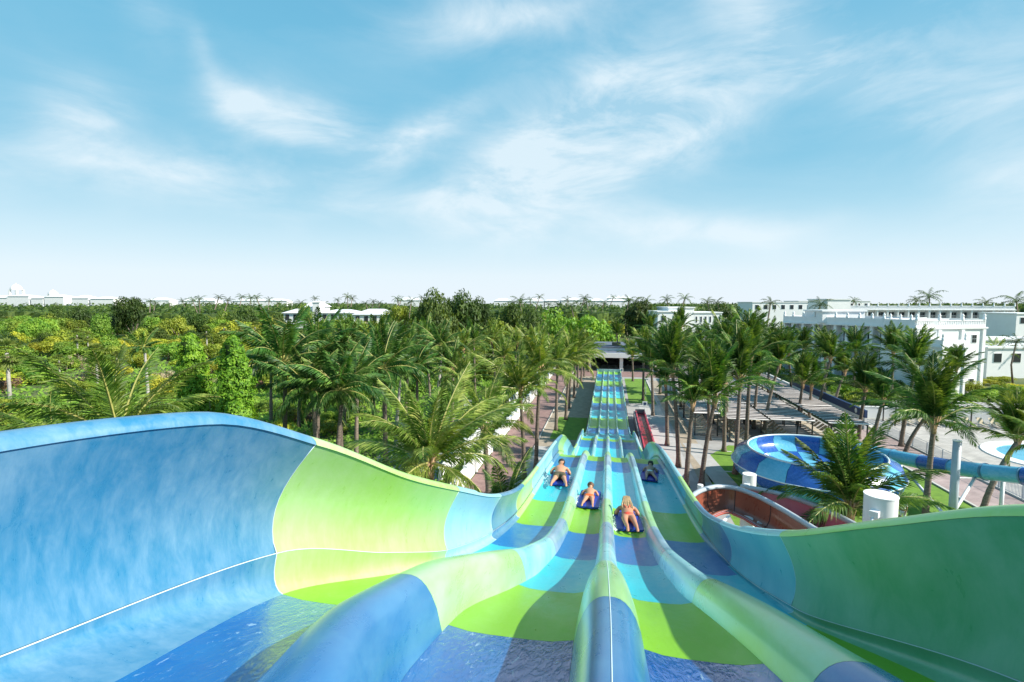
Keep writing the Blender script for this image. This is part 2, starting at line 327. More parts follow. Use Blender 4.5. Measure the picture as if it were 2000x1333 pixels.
# ------------------------------------------------------------------ ground and paving
def sheet(name, pts, z, m):
    mb = MB(); mb.add([(x, y, z) for x, y in pts], [tuple(range(len(pts)))]); return struct(name, mb, m)
def rect(x0, y0, x1, y1): return [(x0, y0), (x1, y0), (x1, y1), (x0, y1)]
sheet('ground', rect(-3000, -600, 3000, 4500), 0, M['soil'])
sheet('sandy_ground', rect(-7.4, 18, 12, 112), .004, M['sand'])
sheet('walkway', rect(-11.3, 18, -7.5, 112), .008, M['redpave'])
sheet('concrete_path', rect(-7.4, 18, -4.6, 52), .008, M['conc2'])
sheet('plaza', rect(2.3, 18, 26.4, 118), .006, M['conc'])
sheet('brick_forecourt', rect(-7.4, 104, 26.4, 121), .010, M['redpave'])
sheet('planting_bed', rect(7.6, 44, 9.4, 100), .012, M['sand'])
sheet('concrete_path', rect(4.3, 44, 7.2, 76), .013, M['conc2'])
sheet('lawn', rect(-6.3, 55, -2.6, 66), .012, M['grass'])
sheet('lawn', rect(3.0, 76.5, 6.9, 102), .012, M['grass'])
sheet('lawn', [(8.5, 18), (26.4, 18), (26.4, 56), (12.4, 56), (8.5, 50)], .012, M['grass'])
sheet('concrete_path', [(10.6, 18), (12.4, 18), (9.6, 56), (7.8, 56)], .016, M['conc2'])
sheet('pink_walkway', rect(26.6, 18, 30.8, 66), .012, M['pinkpave'])
sheet('pool_deck', rect(31.1, 18, 75, 72.5), .012, M['deck'])
for nm, a in (('kerb', (26.4, 18, 26.6, 66)), ('kerb', (30.8, 18, 31.1, 72)), ('kerb', (-7.5, 18, -7.4, 112)), ('kerb', (6.95, 76, 7.1, 102)), ('kerb', (2.85, 76.3, 6.95, 76.5))):
    struct(nm, MB().box(a[0], a[1], -.05, a[2], a[3], .12), M['kerb'])
# joints across the sandy court: pale strips
for y in (47, 53.5, 60, 68, 77, 88, 98): struct('paving_band', MB().box(9.5, y, 0, 12.2, y + .25, .03), M['kerb'])
# round pool
pc = ground(2085, 898)
mb = MB(); mb.lathe([(0, .03), (5.0, .03)], 48, (pc.x, pc.y, 0)); struct('pool_water', mb, M['pool'], True)
mb = MB(); mb.lathe([(5.0, .0), (5.0, .11), (6.2, .11), (6.25, 0)], 48, (pc.x, pc.y, 0)); struct('pool_surround', mb, M['white2'])

# ------------------------------------------------------------------ the big slide
F = [(-1.2, 1.12), (0, 1.42), (2, 1.93), (3.65, 2.44), (6.05, 3.36), (8.5, 4.2), (10.9, 4.82), (13.3, 5.2), (18.1, 5.85), (20.5, 6.25), (22.2, 6.75), (24.2, 7.5), (28.4, 9.05), (33, 9.75), (38, 10.3), (42, 11.1), (46, 12.2), (50, 12.85), (54, 13.0), (91, 13.0), (95.5, 12.95)]
LT = [(-1.2, -2.72, .35), (.5, -2.78, .60), (1.87, -2.74, .69), (2.8, -2.5, .78), (3.65, -2.24, 1.15), (4.8, -1.98, 1.80), (6.1, -1.82, 2.4), (8.5, -1.8, 3.38), (10.9, -1.8, 4.06), (14, -1.8, 4.52), (17.3, -1.8, 4.92), (20.6, -1.8, 5.46), (24.2, -1.8, 6.66), (28.4, -1.8, 8.2), (33, -1.8, 8.95), (38.6, -1.82, 9.65), (41, -1.9, 10.5), (46, -1.98, 11.85), (50, -1.98, 12.55), (54, -1.98, 12.72), (95.5, -1.98, 12.68)]
LSm = [(-1.2, -2.8, .95), (0, -2.85, 1.22), (1.9, -2.86, 1.72), (3.65, -2.63, 2.06), (4.8, -2.25, 2.6), (6.1, -1.99, 3.18), (8.5, -1.96, 4.02), (10.9, -1.95, 4.64), (13.3, -1.95, 5.02), (18.1, -1.95, 5.66), (20.5, -1.95, 6.06), (22.2, -1.95, 6.55), (24.2, -1.95, 7.3), (28.4, -1.95, 8.85), (33, -1.95, 9.55), (38, -1.95, 10.1), (42, -1.97, 10.95), (46, -1.98, 12.08), (50, -1.98, 12.75), (54, -1.98, 12.87), (95.5, -1.98, 12.83)]
LB = [(-1.2, -2.2), (0, -2.25), (2, -2.41), (3.65, -2.6), (4.8, -2.24), (6.05, -1.97), (8.5, -1.9), (95.5, -1.9)]
RT = [(-1.2, 2.7, .35), (1, 2.75, .55), (2.2, 2.55, .80), (3.24, 2.2, 1.19), (4.03, 1.97, 1.62), (5.4, 1.74, 2.35), (8, 1.7, 3.37), (10.3, 1.73, 4.03), (13.9, 1.76, 4.54), (17.6, 1.78, 5.04), (21.2, 1.8, 5.75), (24.2, 1.8, 6.6), (28.4, 1.8, 8.2), (33, 1.8, 8.95), (38.6, 1.82, 9.65), (41, 1.9, 10.5), (46, 1.98, 11.85), (50, 1.98, 12.55), (54, 1.98, 12.72), (95.5, 1.98, 12.68)]
RSm = [(-1.2, 2.8, .95), (1, 2.75, 1.45), (2.2, 2.62, 1.85), (3.46, 2.36, 2.26), (5.34, 1.87, 3.06), (8, 1.86, 4.0), (10.9, 1.9, 4.64), (13.3, 1.93, 5.02), (18.1, 1.95, 5.66), (20.5, 1.95, 6.06), (22.2, 1.95, 6.55), (24.2, 1.95, 7.3), (28.4, 1.95, 8.85), (33, 1.95, 9.55), (38, 1.95, 10.1), (42, 1.97, 10.95), (46, 1.98, 12.08), (50, 1.98, 12.75), (54, 1.98, 12.87), (95.5, 1.98, 12.83)]
RB = [(-1.2, 2.2), (2, 2.35), (3.5, 2.2), (5.4, 1.85), (8, 1.84), (13, 1.88), (95.5, 1.9)]
S1 = [(-1.2, -.9, .30, .40), (1.6, -1.18, .30, .40), (2.6, -1.36, .28, .42), (3.6, -1.34, .235, .42), (4.8, -1.12, .2, .40), (6.1, -.97, .17, .34), (8.5, -.91, .15, .27), (12, -.9, .145, .26), (20, -.9, .14, .25), (45, -.9, .13, .22), (95, -.92, .12, .2)]
S2 = [(-1.2, .03, .22, .40), (2.6, .03, .225, .40), (3.6, .02, .235, .42), (4.8, .01, .22, .38), (5.6, 0, .17, .34), (6.6, 0, .155, .31), (8.5, 0, .15, .27), (20, 0, .14, .25), (45, 0, .13, .22), (95, 0, .12, .2)]
S3 = [(-1.2, 1.7, .30, .32), (1.6, 1.52, .29, .31), (2.6, 1.36, .27, .30), (3.15, 1.27, .25, .29), (4.6, 1.07, .2, .30), (5.8, .95, .17, .30), (8.5, .9, .15, .27), (20, .9, .14, .25), (45, .9, .13, .22), (95, .92, .12, .2)]
def zf(y, lane=0):
    d = interp(F, y)
    if lane == 4 and y < 9: d += .10*max(0, min(1, (9 - y)/4))
    return HC - d
def strip_fn(kind, k=0):
    if kind == 'floor':
        L_ = [LB, None, None, None][k]
        def f(y, u):
            a = [interp(LB, y), interp(S1, y) + interp(S1, y, 2), interp(S2, y) + interp(S2, y, 2), interp(S3, y) + interp(S3, y, 2)][k]
            b = [interp(S1, y) - interp(S1, y, 2), interp(S2, y) - interp(S2, y, 2), interp(S3, y) - interp(S3, y, 2), interp(RB, y)][k]
            z = zf(y) + .0 if k < 3 else zf(y, 4)
            return (a + (b - a)*u, y, z + .035*(2*u - 1)**4)
        return f, 6
    if kind == 'div':
        T = (S1, S2, S3)[k]
        def f(y, u):
            t = 2*u - 1; zl = zf(y) + .03; zr = (zf(y, 4) if k == 2 and t > 0 else zf(y)) + .03
            h = interp(T, y, 3); s = (max(0, 1 - abs(t)**2.6))**.75
            return (interp(T, y) + t*interp(T, y, 2), y, zl*(1 - s) + (zf(y) + h)*s if t < 0 else zr*(1 - s) + (zf(y) + h)*s)
        return f, 14
    sgn, T_, S_, B_ = ((-1, LT, LSm, LB), (1, RT, RSm, RB))[k]
    lane = 4 if k else 1
    if kind == 'low':
        def f(y, u):
            xb, zb = interp(B_, y), zf(y, lane) + .035; xs, zs = interp(S_, y), HC - interp(S_, y, 2)
            e = sgn*.04*sin(pi*u)
            return (xb + (xs - xb)*sin(u*pi/2)**.8 + e, y, zb + (zs - zb)*u**1.5)
        return f, 6
    if kind == 'up':
        def f(y, u):
            xs, zs = interp(S_, y), HC - interp(S_, y, 2) + .004; xt, zt = interp(T_, y), HC - interp(T_, y, 2)
            h = zt - zs
            return (xs + (xt - xs)*u**1.6 + sgn*(.012 + .10*h*sin(pi*u)*(1 - .3*u)), y, zs + h*u)
        return f, 12
    if kind == 'lip':
        def f(y, u):
            xt, zt = interp(T_, y), HC - interp(T_, y, 2); h = min(1, max(.3, (HC - interp(S_, y, 2) + zt - 2*HC + HC)/1 if 0 else .8))
            w = .105 if y < 7 else .07
            a = u*pi
            return (xt + sgn*w*(1 - cos(a)), y, zt + w*.75*sin(a)*(1 if u < .5 else 1) - (0 if u < .5 else (u - .5)*.10))
        return f, 8
    if kind == 'back':
        def f(y, u):
            xt, zt = interp(T_, y), HC - interp(T_, y, 2); w = .21 if y < 7 else .14
            xs, zs = interp(S_, y), zf(y) - .12
            return (xt + sgn*w + (xs + sgn*.16 - xt - sgn*w)*sin(u*pi/2), y, zt - .05 + (zs - zt + .05)*u)
        return (lambda y, u: (f(y, u)[0] + sgn*.10*sin(pi*u), y, f(y, u)[2])), 8
PAN = [(-1.2, 'blue'), (3.6, 'lime'), (6.05, 'turq'), (8.5, 'blue'), (10.9, 'lime'), (13.3, 'turq'), (15.7, 'turq'), (18.1, 'blue'), (20.5, 'lime'), (22.9, 'turq'), (25.3, 'blue'), (27.9, 'lime'), (30.8, 'turq'), (34.8, 'blue'), (37.8, 'lime'), (39.3, 'turq'), (43, 'lime'), (46.4, 'turq'), (50, 'blue'), (52.7, 'lime'), (57.4, 'turq'), (61.9, 'blue'), (66, 'lime'), (70, 'turq'), (75.1, 'blue'), (79.7, 'lime'), (84.9, 'turq'), (89, 'blue'), (92.8, 'lime'), (95.5, None)]
slide = thing('water_slide', 'huge four lane water slide in blue, lime and turquoise bands running towards the pavilion', 'water slide')
def panels(kind, k, name, pre, shift=None, gap=.0015):
    fn, nu = strip_fn(kind, k)
    for i in range(len(PAN) - 1):
        y0, c = PAN[i]; y1 = PAN[i + 1][0]
        if shift:
            y0 += interp(shift, y0) if i else 0; y1 += interp(shift, y1)
        y0 += gap; y1 -= gap
        ln = y1 - y0; n = max(4, int(ln/(.10 if y0 < 9 else .3 if y0 < 30 else .8)))
        P = [[fn(y0 + ln*a/n, b/nu) for b in range(nu + 1)] for a in range(n + 1)]
        mb = MB(); mb.grid(P)
        key = pre + c
        if pre == 'f_' and i == 0: key = 'f_near'
        if pre == 'd_' and i == 0: key = 'dn_blue'
        
        obj(name, mb, M[key], slide, smooth=True)
RSH = [(-1.2, -.3), (3.6, -.6), (6, -.55), (8.5, -.4), (11, -.2), (14, 0), (96, 0)]
FS1 = [(-1.2, 0), (3.6, 0), (6, -.2), (8.5, -.4), (10.9, -.5), (20, -.5), (26, 0), (96, 0)]
FSH = [(-1.2, 0), (3.6, -.25), (6.05, -1.0), (8.5, -1.0), (10.9, -.9), (13.3, -.8), (18.1, -.9), (20.5, -1.2), (23, -.6), (28, 0), (96, 0)]
DSH = [(-1.2, 0), (3.6, -.4), (6.05, -.7), (8.5, -.8), (13.3, -.8), (20.5, -1.0), (26, 0), (96, 0)]
for k in range(4): panels('floor', k, 'floor_panel', 'f_', FSH if k else FS1)
DS3 = [(-1.2, 0), (3.6, -.75), (6.05, -1.0), (8.5, -1.0), (13.3, -.8), (20.5, -1.0), (26, 0), (96, 0)]
for k in range(3): panels('div', k, 'divider_panel', 'd_', DS3 if k == 2 else DSH)
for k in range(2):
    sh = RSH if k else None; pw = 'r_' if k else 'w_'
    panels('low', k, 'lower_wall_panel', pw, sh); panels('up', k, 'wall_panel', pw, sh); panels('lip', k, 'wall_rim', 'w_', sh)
# seam beads and the shell beneath
for k in range(2):
    T_ = (LSm, RSm)[k]; sgn = (-1, 1)[k]
    obj('seam', MB().tube([(interp(T_, y) + sgn*.0, y, HC - interp(T_, y, 2) + .002) for y in [-1.1 + .12*i for i in range(90)]], [.005*(1 - .6*i/90) for i in range(90)], 6), M['seam'], slide, True)
    fn, nu = strip_fn('back', k); ys = [-1.2 + .5*i for i in range(88)]
    obj('outer_shell', MB().grid([[fn(y, b/nu) for b in range(nu + 1)] for y in ys]), M['shell'], slide, True)
T_ = S2
obj('seam', MB().tube([(interp(S2, y) + .0, y, zf(y) + interp(S2, y, 3) + .0) for y in [.2 + .12*i for i in range(44)]], .003, 5), M['seam'], slide, True)
ys = [-1.2 + .5*i for i in range(int(96.7/.5) + 1)]
fnl = [strip_fn(*a)[0] for a in (('floor', 0), ('div', 0), ('floor', 1), ('div', 1), ('floor', 2), ('div', 2), ('floor', 3))]
def under(y):
    r = []
    for i, f in enumerate(fnl):
        for q in range(7 if i % 2 else 5):
            x, yy, z = f(y, q/(6 if i % 2 else 4)); r.append((x, yy, z - .02 - (.05 if i % 2 else 0)))
    return r
ysf = [-1.2 + (.2*i if i < 50 else 10 + .5*(i - 50)) for i in range(50 + int(86.7/.5))]
obj('underside', MB().grid([under(y) for y in ysf]), M['seam'], slide, True)
for k in range(2):
    fu, fl_ = strip_fn('up', k)[0], strip_fn('low', k)[0]
    for y0, c in PAN[1:8]:
        y = y0 + (interp(RSH, y0) if k else 0)
        obj('joint', MB().tube([fl_(y, q/6) for q in range(7)] + [fu(y, q/10) for q in range(1, 11)], .0035, 5), M['seam'], slide, True)
# runout side walls and end
for sgn in (-1, 1):
    mb = MB(); pts = [y for y in ys if y >= 42]
    mb.grid([[(sgn*2.16, y, HC - interp(LT, y, 2) - .05), (sgn*2.2, y, 0)] for y in pts]); obj('side_skirt', mb, M['skirt'], slide)
obj('end_wall', MB().box(-2.2, 95.5, 0, 2.2, 95.75, 2.6), M['d_blue'], slide)
for y in (4, 10, 16, 22, 28, 34, 40):
    zz = zf(y)
    obj('crossbeam', MB().box(-2.3, y - .12, zz - .62, 2.3, y + .12, zz - .42), M['whitesteel'], slide)
    for x in (-1.7, 1.7): obj('support_column', MB().tube([(x, y, 0), (x, y, zz - .62)], .16, 12), M['whitesteel'], slide, True)

# ------------------------------------------------------------------ people
def skin_mesh(name, verts, edges, radii, mtl, parent=None, sub=1):
    me = bpy.data.meshes.new(name); me.from_pydata([tuple(v) for v in verts], edges, []); me.update()
    o = bpy.data.objects.new(name, me); COL.objects.link(o)
    sk = o.modifiers.new('skin', 'SKIN'); sk.use_smooth_shade = True
    if not me.skin_vertices: bpy.context.view_layer.update()
    for i, r in enumerate(radii):
        rr = r if isinstance(r, tuple) else (r, r); me.skin_vertices[0].data[i].radius = rr
    me.skin_vertices[0].data[0].use_root = True
    ss = o.modifiers.new('sub', 'SUBSURF'); ss.levels = sub; ss.render_levels = sub
    dg = bpy.context.evaluated_depsgraph_get(); dg.update()
    nm = bpy.data.meshes.new_from_object(o.evaluated_get(dg)); nm.name = name
    bpy.data.objects.remove(o); nm.materials.clear(); nm.materials.append(mtl)
    nm.polygons.foreach_set('use_smooth', [True]*len(nm.polygons))
    r = bpy.data.objects.new(name, nm); COL.objects.link(r)
    if parent: r.parent = parent
    return r
M['skin_a'] = mat('skin_light', (.54, .27, .16), .5, .06, 6); M['skin_b'] = mat('skin_tan', (.50, .23, .13), .5, .06, 6); M['skin_d'] = mat('skin_deep_tan', (.38, .19, .12), .5); M['skin_c'] = mat('skin_brown', (.28, .14, .09), .5)
M['hair_d'] = mat('dark_hair', (.03, .02, .015), .6, .3, 40); M['hair_b'] = mat('brown_hair', (.12, .06, .03), .6, .4, 40); M['hair_y'] = mat('blonde_hair', (.55, .38, .2), .55, 0, 30, .4, 60, col2=(.28, .17, .08))
M['khaki'] = mat('olive_shorts', (.09, .075, .04), .8, .2, 12); M['orange'] = mat('orange_swimwear', (.8, .14, .03), .6, .1, 10); M['coral'] = mat('coral_bikini', (.8, .09, .05), .6, .1, 10)
M['whitecloth'] = mat('white_cloth', (.75, .75, .73), .8, .06, 8); M['matblue'] = mat('blue_foam_mat', (.012, .05, .36), .45, .15, 6, .1, 30); M['matdark'] = mat('violet_foam_mat', (.04, .03, .30), .5, .15, 6)
M['bead'] = mat('dark_eye', (.02, .015, .012), .3); M['foam'] = mat('water_foam', (.8, .88, .9), .25); M['navycloth'] = mat('dark_cap', (.03, .05, .09), .7)
def hand(V, E, R, i0, p, d, side, s):
    # palm then four fingers and a thumb
    d = d.normalized(); up = Vector((0, 0, 1)); lat = d.cross(up).normalized()*side
    V.append(p + d*.075*s); R.append((.036*s, .017*s)); E.append((i0, len(V) - 1)); pi_ = len(V) - 1
    for q, ln in enumerate((.075, .085, .08, .062)):
        b = p + d*.10*s + lat*(q - 1.5)*.021*s
        V.append(b); R.append(.010*s); E.append((pi_, len(V) - 1))
        V.append(b + d*ln*.55*s - up*.006); R.append(.009*s); E.append((len(V) - 2, len(V) - 1))
        V.append(b + d*ln*s - up*.03*s); R.append(.008*s); E.append((len(V) - 2, len(V) - 1))
    V.append(p + d*.03*s - lat*.045*s); R.append(.012*s); E.append((i0, len(V) - 1))
    V.append(p + d*.075*s - lat*.07*s - up*.01); R.append(.009*s); E.append((len(V) - 2, len(V) - 1))
def rider(label, X, Y, h, lane, skin, hairm, hairstyle, suit, matm, legspread=.0, legoff=0., rz=0, headturn=0, slim=1.):
    """lying face down, head away from the camera, elbows on the mat"""
    s = h/1.78; slope = atan((interp(F, Y + .5) - interp(F, Y - .5)))
    z = zf(Y, lane)
    root = thing('person', label, 'person'); 
    Mx = Matrix.Translation((X, Y, z + .02)) @ Matrix.Rotation(rz, 4, 'Z') @ Matrix.Rotation(-slope, 4, 'X'); root.matrix_world = Mx
    m = thing('slide_mat', {'man': 'blue foam mat under the man in olive shorts'}.get(label, 'x'), 'mat'); m.matrix_world = Mx
    t = .07
    V = [Vector((0, 0, t + .115*s)), Vector((0, .16, t + .12*s)), Vector((0, .34, t + .16*s)), Vector((0, .50, t + .22*s)), Vector((0, .585, t + .28*s)), Vector((headturn*.02, .67, t + .34*s)), Vector((headturn*.03, .78, t + .37*s))]
    V = [Vector((v.x*s, v.y*s, v.z)) for v in V]
    R = [(.155*s*slim, .10*s), (.13*s*slim, .09*s), (.155*s*slim, .105*s), (.16*s*slim, .095*s), (.055*s, .055*s), (.09*s, .10*s), (.08*s, .085*s)]
    E = [(0, 1), (1, 2), (2, 3), (3, 4), (4, 5), (5, 6)]
    def chain(par, pts, rs):
        p0 = par
        for p, r in zip(pts, rs):
            V.append(Vector(p)); R.append(r); E.append((p0, len(V) - 1)); p0 = len(V) - 1
        return p0
    for sd in (-1, 1):
        a = chain(3, [(sd*.185*s*slim, .49*s, t + .20*s), (sd*.25*s*slim, .38*s, t + .11*s), (sd*.25*s*slim, .46*s, t + .05*s), (sd*.20*s, .66*s, t + .05*s)], [.055*s, .045*s, .038*s, .028*s])
        hand(V, E, R, a, V[a], Vector((-sd*.2, 1, .1)), sd, s*.95)
        sp = legspread*sd + legoff
        chain(0, [(sd*.095*s, -.08*s, t + .10*s), (sd*.11*s + sp*.35, -.30*s, t + .09*s), (sd*.12*s + sp*.7, -.48*s, t + .075*s), (sd*.125*s + sp, -.68*s, t + .075*s), (sd*.13*s + sp*1.3, -.88*s, t + .08*s), (sd*.135*s + sp*1.4, -.96*s, t + .06*s), (sd*.14*s + sp*1.45, -1.05*s, t + .02*s)],
              [.085*s*slim, .072*s, .055*s, .055*s, .034*s, .035*s, (.035*s, .018*s)])
    b = skin_mesh('body', V, E, R, skin, root, 1)
    # head details
    hc = V[5]*.4 + V[6]*.6
    for sd in (-1, 1):
        obj('ear', MB().lathe([(0, -.012), (.022*s, -.006), (.03*s, 0), (.022*s, .006), (0, .012)], 8), skin, root, True, (hc.x + sd*.083*s, hc.y - .02, hc.z - .01), (0, pi/2, 0))
        obj('eye', MB().lathe([(0, -.012), (.012, 0), (0, .012)], 8), M['bead'], root, True, (hc.x + sd*.03*s, hc.y + .085*s, hc.z + .01))
    obj('nose', MB().lathe([(0, -.02), (.014, -.015), (.008, .015), (0, .02)], 6), skin, root, True, (hc.x, hc.y + .098*s, hc.z - .01), (pi/2, 0, 0))
    # hair
    mb = MB(); rnd = random.Random(int(X*100))
    P = []
    for i in range(9):
        th = pi*.62*i/8; row = []
        for k in range(17):
            ph = 2*pi*k/16; rr = (.104 if hairstyle != 'curly' else .118)*s*(1 + rnd.uniform(-.04, .05 if hairstyle != 'curly' else .1)*(0 < k < 16))
            d = Vector((sin(th)*cos(ph), -cos(th)*.75 + sin(th)*sin(ph)*.0 - .0, sin(th)*sin(ph)))
            d = Vector((sin(th)*cos(ph), -cos(th)*1.0, sin(th)*sin(ph))); d = Matrix.Rotation(-.75, 3, 'X') @ d
            row.append(hc + d*rr)
        P.append(row)
    mb.grid(P); obj('hair', mb, hairm, root, True)
    if hairstyle == 'long':
        for q in range(9):
            x0 = (q - 4)*.016*s; j = rnd.uniform(-.02, .02)
            pts = [hc + Vector((x0, -.05*s, .095*s)), hc + Vector((x0*1.25, -.14*s, .02*s)), hc + Vector((x0*1.7 + j, -.26*s, -.06*s)), hc + Vector((x0*1.6 + j*2, -.40*s - abs(j)*2, -.115*s))]
            obj('hair_lock', MB().tube(pts, [.02*s, .026*s, .022*s, .006*s], 6), hairm, root, True)
    # clothing
    def band(nm, pts, rads, mm):
        o = skin_mesh(nm, [Vector(p) for p in pts], [(i, i + 1) for i in range(len(pts) - 1)], rads, mm, root, 1); return o
    if suit[0] in ('shorts', 'trunks'):
        ln = .30 if suit[0] == 'shorts' else .14
        Vs = [V[0] + Vector((0, .03*s, 0)), V[0] + Vector((0, .13*s, 0))]; Rs = [(.168*s*slim, .115*s), (.15*s*slim, .103*s)]; Es = [(0, 1)]
        for sd in (-1, 1):
            sp = legspread*sd + legoff
            Vs += [Vector((sd*.095*s, -.08*s, t + .10*s)), Vector((sd*.11*s + sp*.35*ln/.3, -ln*s, t + .095*s))]; Rs += [.103*s*slim, .098*s*slim]
            Es += [(0, len(Vs) - 2), (len(Vs) - 2, len(Vs) - 1)]
        skin_mesh('shorts', Vs, Es, Rs, suit[1], root, 1)
    else:
        Vs = [V[0] + Vector((0, .07*s, .012)), V[0] + Vector((0, -.02*s, .018)), V[0] + Vector((0, -.1*s, .02))]; skin_mesh('swimsuit_bottom', Vs, [(0, 1), (1, 2)], [(.155*s*slim, .103*s), (.16*s*slim, .105*s), (.06*s, .09*s)], suit[1], root, 1)
        if suit[0] == 'bikini':
            skin_mesh('swimsuit_top', [Vector((0, .30*s, t + .155*s)), Vector((0, .345*s, t + .17*s))], [(0, 1)], [(.158*s*slim, .11*s)]*2, suit[1], root, 1)
            for sd in (-1, 1):
                obj('strap', MB().tube([(sd*.03*s, .31*s, t + .262*s), (sd*.07*s, .42*s, t + .295*s), (sd*.09*s, .52*s, t + .29*s)], .009, 5), suit[1], root, True)
    # mat
    me = MB(); W, L0, L1 = .26 + .02*s, -.62, .72
    prof = []
    out = []
    for (cx, cy, a0) in ((W - .06, L1 - .06, 0), (-W + .06, L1 - .06, pi/2), (-W + .06, L0 + .06, pi), (W - .06, L0 + .06, 1.5*pi)):
        for q in range(5): a = a0 + q*pi/8; out.append((cx + .06*cos(a), cy + .06*sin(a)))
    def zz(y): return .10*max(0, (y - .5)/.22)**2
    n = len(out)
    me.add([(x, y, .01 + zz(y)) for x, y in out] + [(x, y, .05 + zz(y)) for x, y in out], [tuple(range(n))[::-1], tuple(range(n, 2*n))] + [(i, (i + 1) % n, n + (i + 1) % n, n + i) for i in range(n)])
    obj('foam_board', me, matm, m)
    for sd in (-1, 1): obj('handle', MB().tube([(sd*.12, .5, .05), (sd*.12, .52, .1), (sd*.12, .62, .12), (sd*.12, .65, .09)], .012, 6), M['matdark'], m, True)
    # foam thrown up at the sides
    fb = MB(); 
    for q in range(420):
        sd = rnd.choice((-1, 1)); x = sd*(.27 + abs(rnd.gauss(0, .07))); y = rnd.uniform(-.75, .45); r = rnd.uniform(.004, .019)
        c = Vector((x, y, .02 + abs(rnd.gauss(0, .05))*(1 - abs(y)))); fb.add([c + Vector(d)*r for d in ((1, 0, 0), (-1, 0, 0), (0, 1, 0), (0, -1, 0), (0, 0, 1), (0, 0, -1))], [(0, 2, 4), (2, 1, 4), (1, 3, 4), (3, 0, 4), (2, 0, 5), (1, 2, 5), (3, 1, 5), (0, 3, 5)])
    f = obj('water_spray', fb, M['foam']); f.matrix_world = Mx
    return root, m, f
for a, ml, fl in (
    (('man in olive swim shorts riding face down in the leftmost lane', -1.42, 15.2, 1.86, 1, M['skin_a'], M['hair_d'], 'short', ('shorts', M['khaki']), M['matblue'], .05, 0, .06, 1, 1.12), 'blue foam mat under the man in olive shorts', 'spray beside the mat of the man in olive shorts'),
    (('boy in orange swim trunks riding face down in the second lane', -.45, 12.9, 1.3, 2, M['skin_a'], M['hair_b'], 'curly', ('trunks', M['orange']), M['matblue'], .02, 0, -.03, 0, 1.1), 'blue foam mat under the boy in orange trunks', 'spray beside the mat of the boy in orange trunks'),
    (('woman with long blonde hair in a coral bikini riding in the third lane', +.46, 11.1, 1.63, 3, M['skin_b'], M['hair_y'], 'long', ('bikini', M['coral']), M['matblue'], -.02, .02, .03, 0, 1.05), 'blue foam mat under the blonde woman', 'spray beside the mat of the blonde woman'),
    (('dark haired child in pale swimwear riding in the shaded right lane', 1.33, 16.6, 1.4, 4, M['skin_d'], M['hair_d'], 'curly', ('brief', M['whitecloth']), M['matdark'], .03, .06, -.12, 0, 1.1), 'violet foam mat under the child in the right lane', 'spray beside the mat of the child in the right lane')):
    r, m, f = rider(*a); m['label'] = ml; tag(f, fl, 'spray', kind='stuff')
def standing(label, p, h, shirt, cap, seated=False, rz=0):
    s = h/1.75; root = thing('person', label, 'person', p, rz)
    z0 = -.42*s if seated else 0
    hz = .92*s + z0
    V = [Vector((0, 0, hz)), Vector((0, .01, hz + .18*s)), Vector((0, 0, hz + .38*s)), Vector((0, 0, hz + .5*s)), Vector((0, 0, hz + .58*s)), Vector((0, .02, hz + .67*s)), Vector((0, .02, hz + .76*s))]
    R = [(.15*s, .11*s), (.14*s, .1*s), (.16*s, .11*s), (.13*s, .09*s), .055*s, .09*s, .08*s]; E = [(i, i + 1) for i in range(6)]
    def chain(par, pts, rs):
        p0 = par
        for q, r in zip(pts, rs): V.append(Vector(q)); R.append(r); E.append((p0, len(V) - 1)); p0 = len(V) - 1
        return p0
    for sd in (-1, 1):
        a = chain(3, [(sd*.19*s, 0, hz + .48*s), (sd*.24*s, .02*s, hz + .2*s), (sd*.22*s, .12*s, hz - .02*s)], [.055*s, .042*s, .03*s])
        hand(V, E, R, a, V[a], Vector((0, .4, -1)), sd, s)
        if seated: chain(0, [(sd*.1*s, .05, hz - .02), (sd*.12*s, .42*s, hz), (sd*.12*s, .44*s, hz - .40*s), (sd*.12*s, .58*s, hz - .46*s)], [.085*s, .065*s, .04*s, .03*s])
        else: chain(0, [(sd*.1*s, 0, hz - .08*s), (sd*.11*s, .02, .48*s), (sd*.11*s, 0, .09*s), (sd*.115*s, .14*s, .035*s)], [.09*s, .062*s, .038*s, .03*s])
    skin_mesh('body', V, E, R, M['skin_c'], root)
    skin_mesh('shirt', [V[0] + Vector((0, 0, .05*s)), V[1], V[2], V[3], Vector((-.19*s, 0, hz + .47*s)), Vector((-.225*s, .01, hz + .32*s)), Vector((.19*s, 0, hz + .47*s)), Vector((.225*s, .01, hz + .32*s))], [(0, 1), (1, 2), (2, 3), (3, 4), (4, 5), (3, 6), (6, 7)], [(.17*s, .13*s), (.16*s, .12*s), (.175*s, .125*s), (.14*s, .1*s), .068*s, .062*s, .068*s, .062*s], shirt, root)
    if not seated: skin_mesh('shorts', [V[0], Vector((-.1*s, 0, hz - .08*s)), Vector((-.11*s, .02, hz - .42*s)), Vector((.1*s, 0, hz - .08*s)), Vector((.11*s, .02, hz - .42*s))], [(0, 1), (1, 2), (0, 3), (3, 4)], [(.16*s, .12*s), .1*s, .085*s, .1*s, .085*s], M['whitecloth'], root)
    mb = MB(); mb.lathe([(.100*s, -.02), (.098*s, .04*s), (.07*s, .085*s), (0, .105*s)], 14); obj('cap' if cap else 'hair', mb, M['navycloth'] if cap else M['hair_d'], root, True, (0, .02, hz + .72*s))
    for sd in (-1, 1): obj('eye', MB().lathe([(0, -.01), (.011, 0), (0, .01)], 6), M['bead'], root, True, (sd*.03, .11*s, hz + .70*s))
    obj('nose', MB().lathe([(.014, -.02), (.006, .02), (0, .022)], 6), M['skin_c'], root, True, (0, .115*s, hz + .67*s))
standing('attendant in white shirt and dark cap standing on the lawn behind the white pillar', ground(1762, 1024), 1.8, M['whitecloth'], True, rz=2.2)
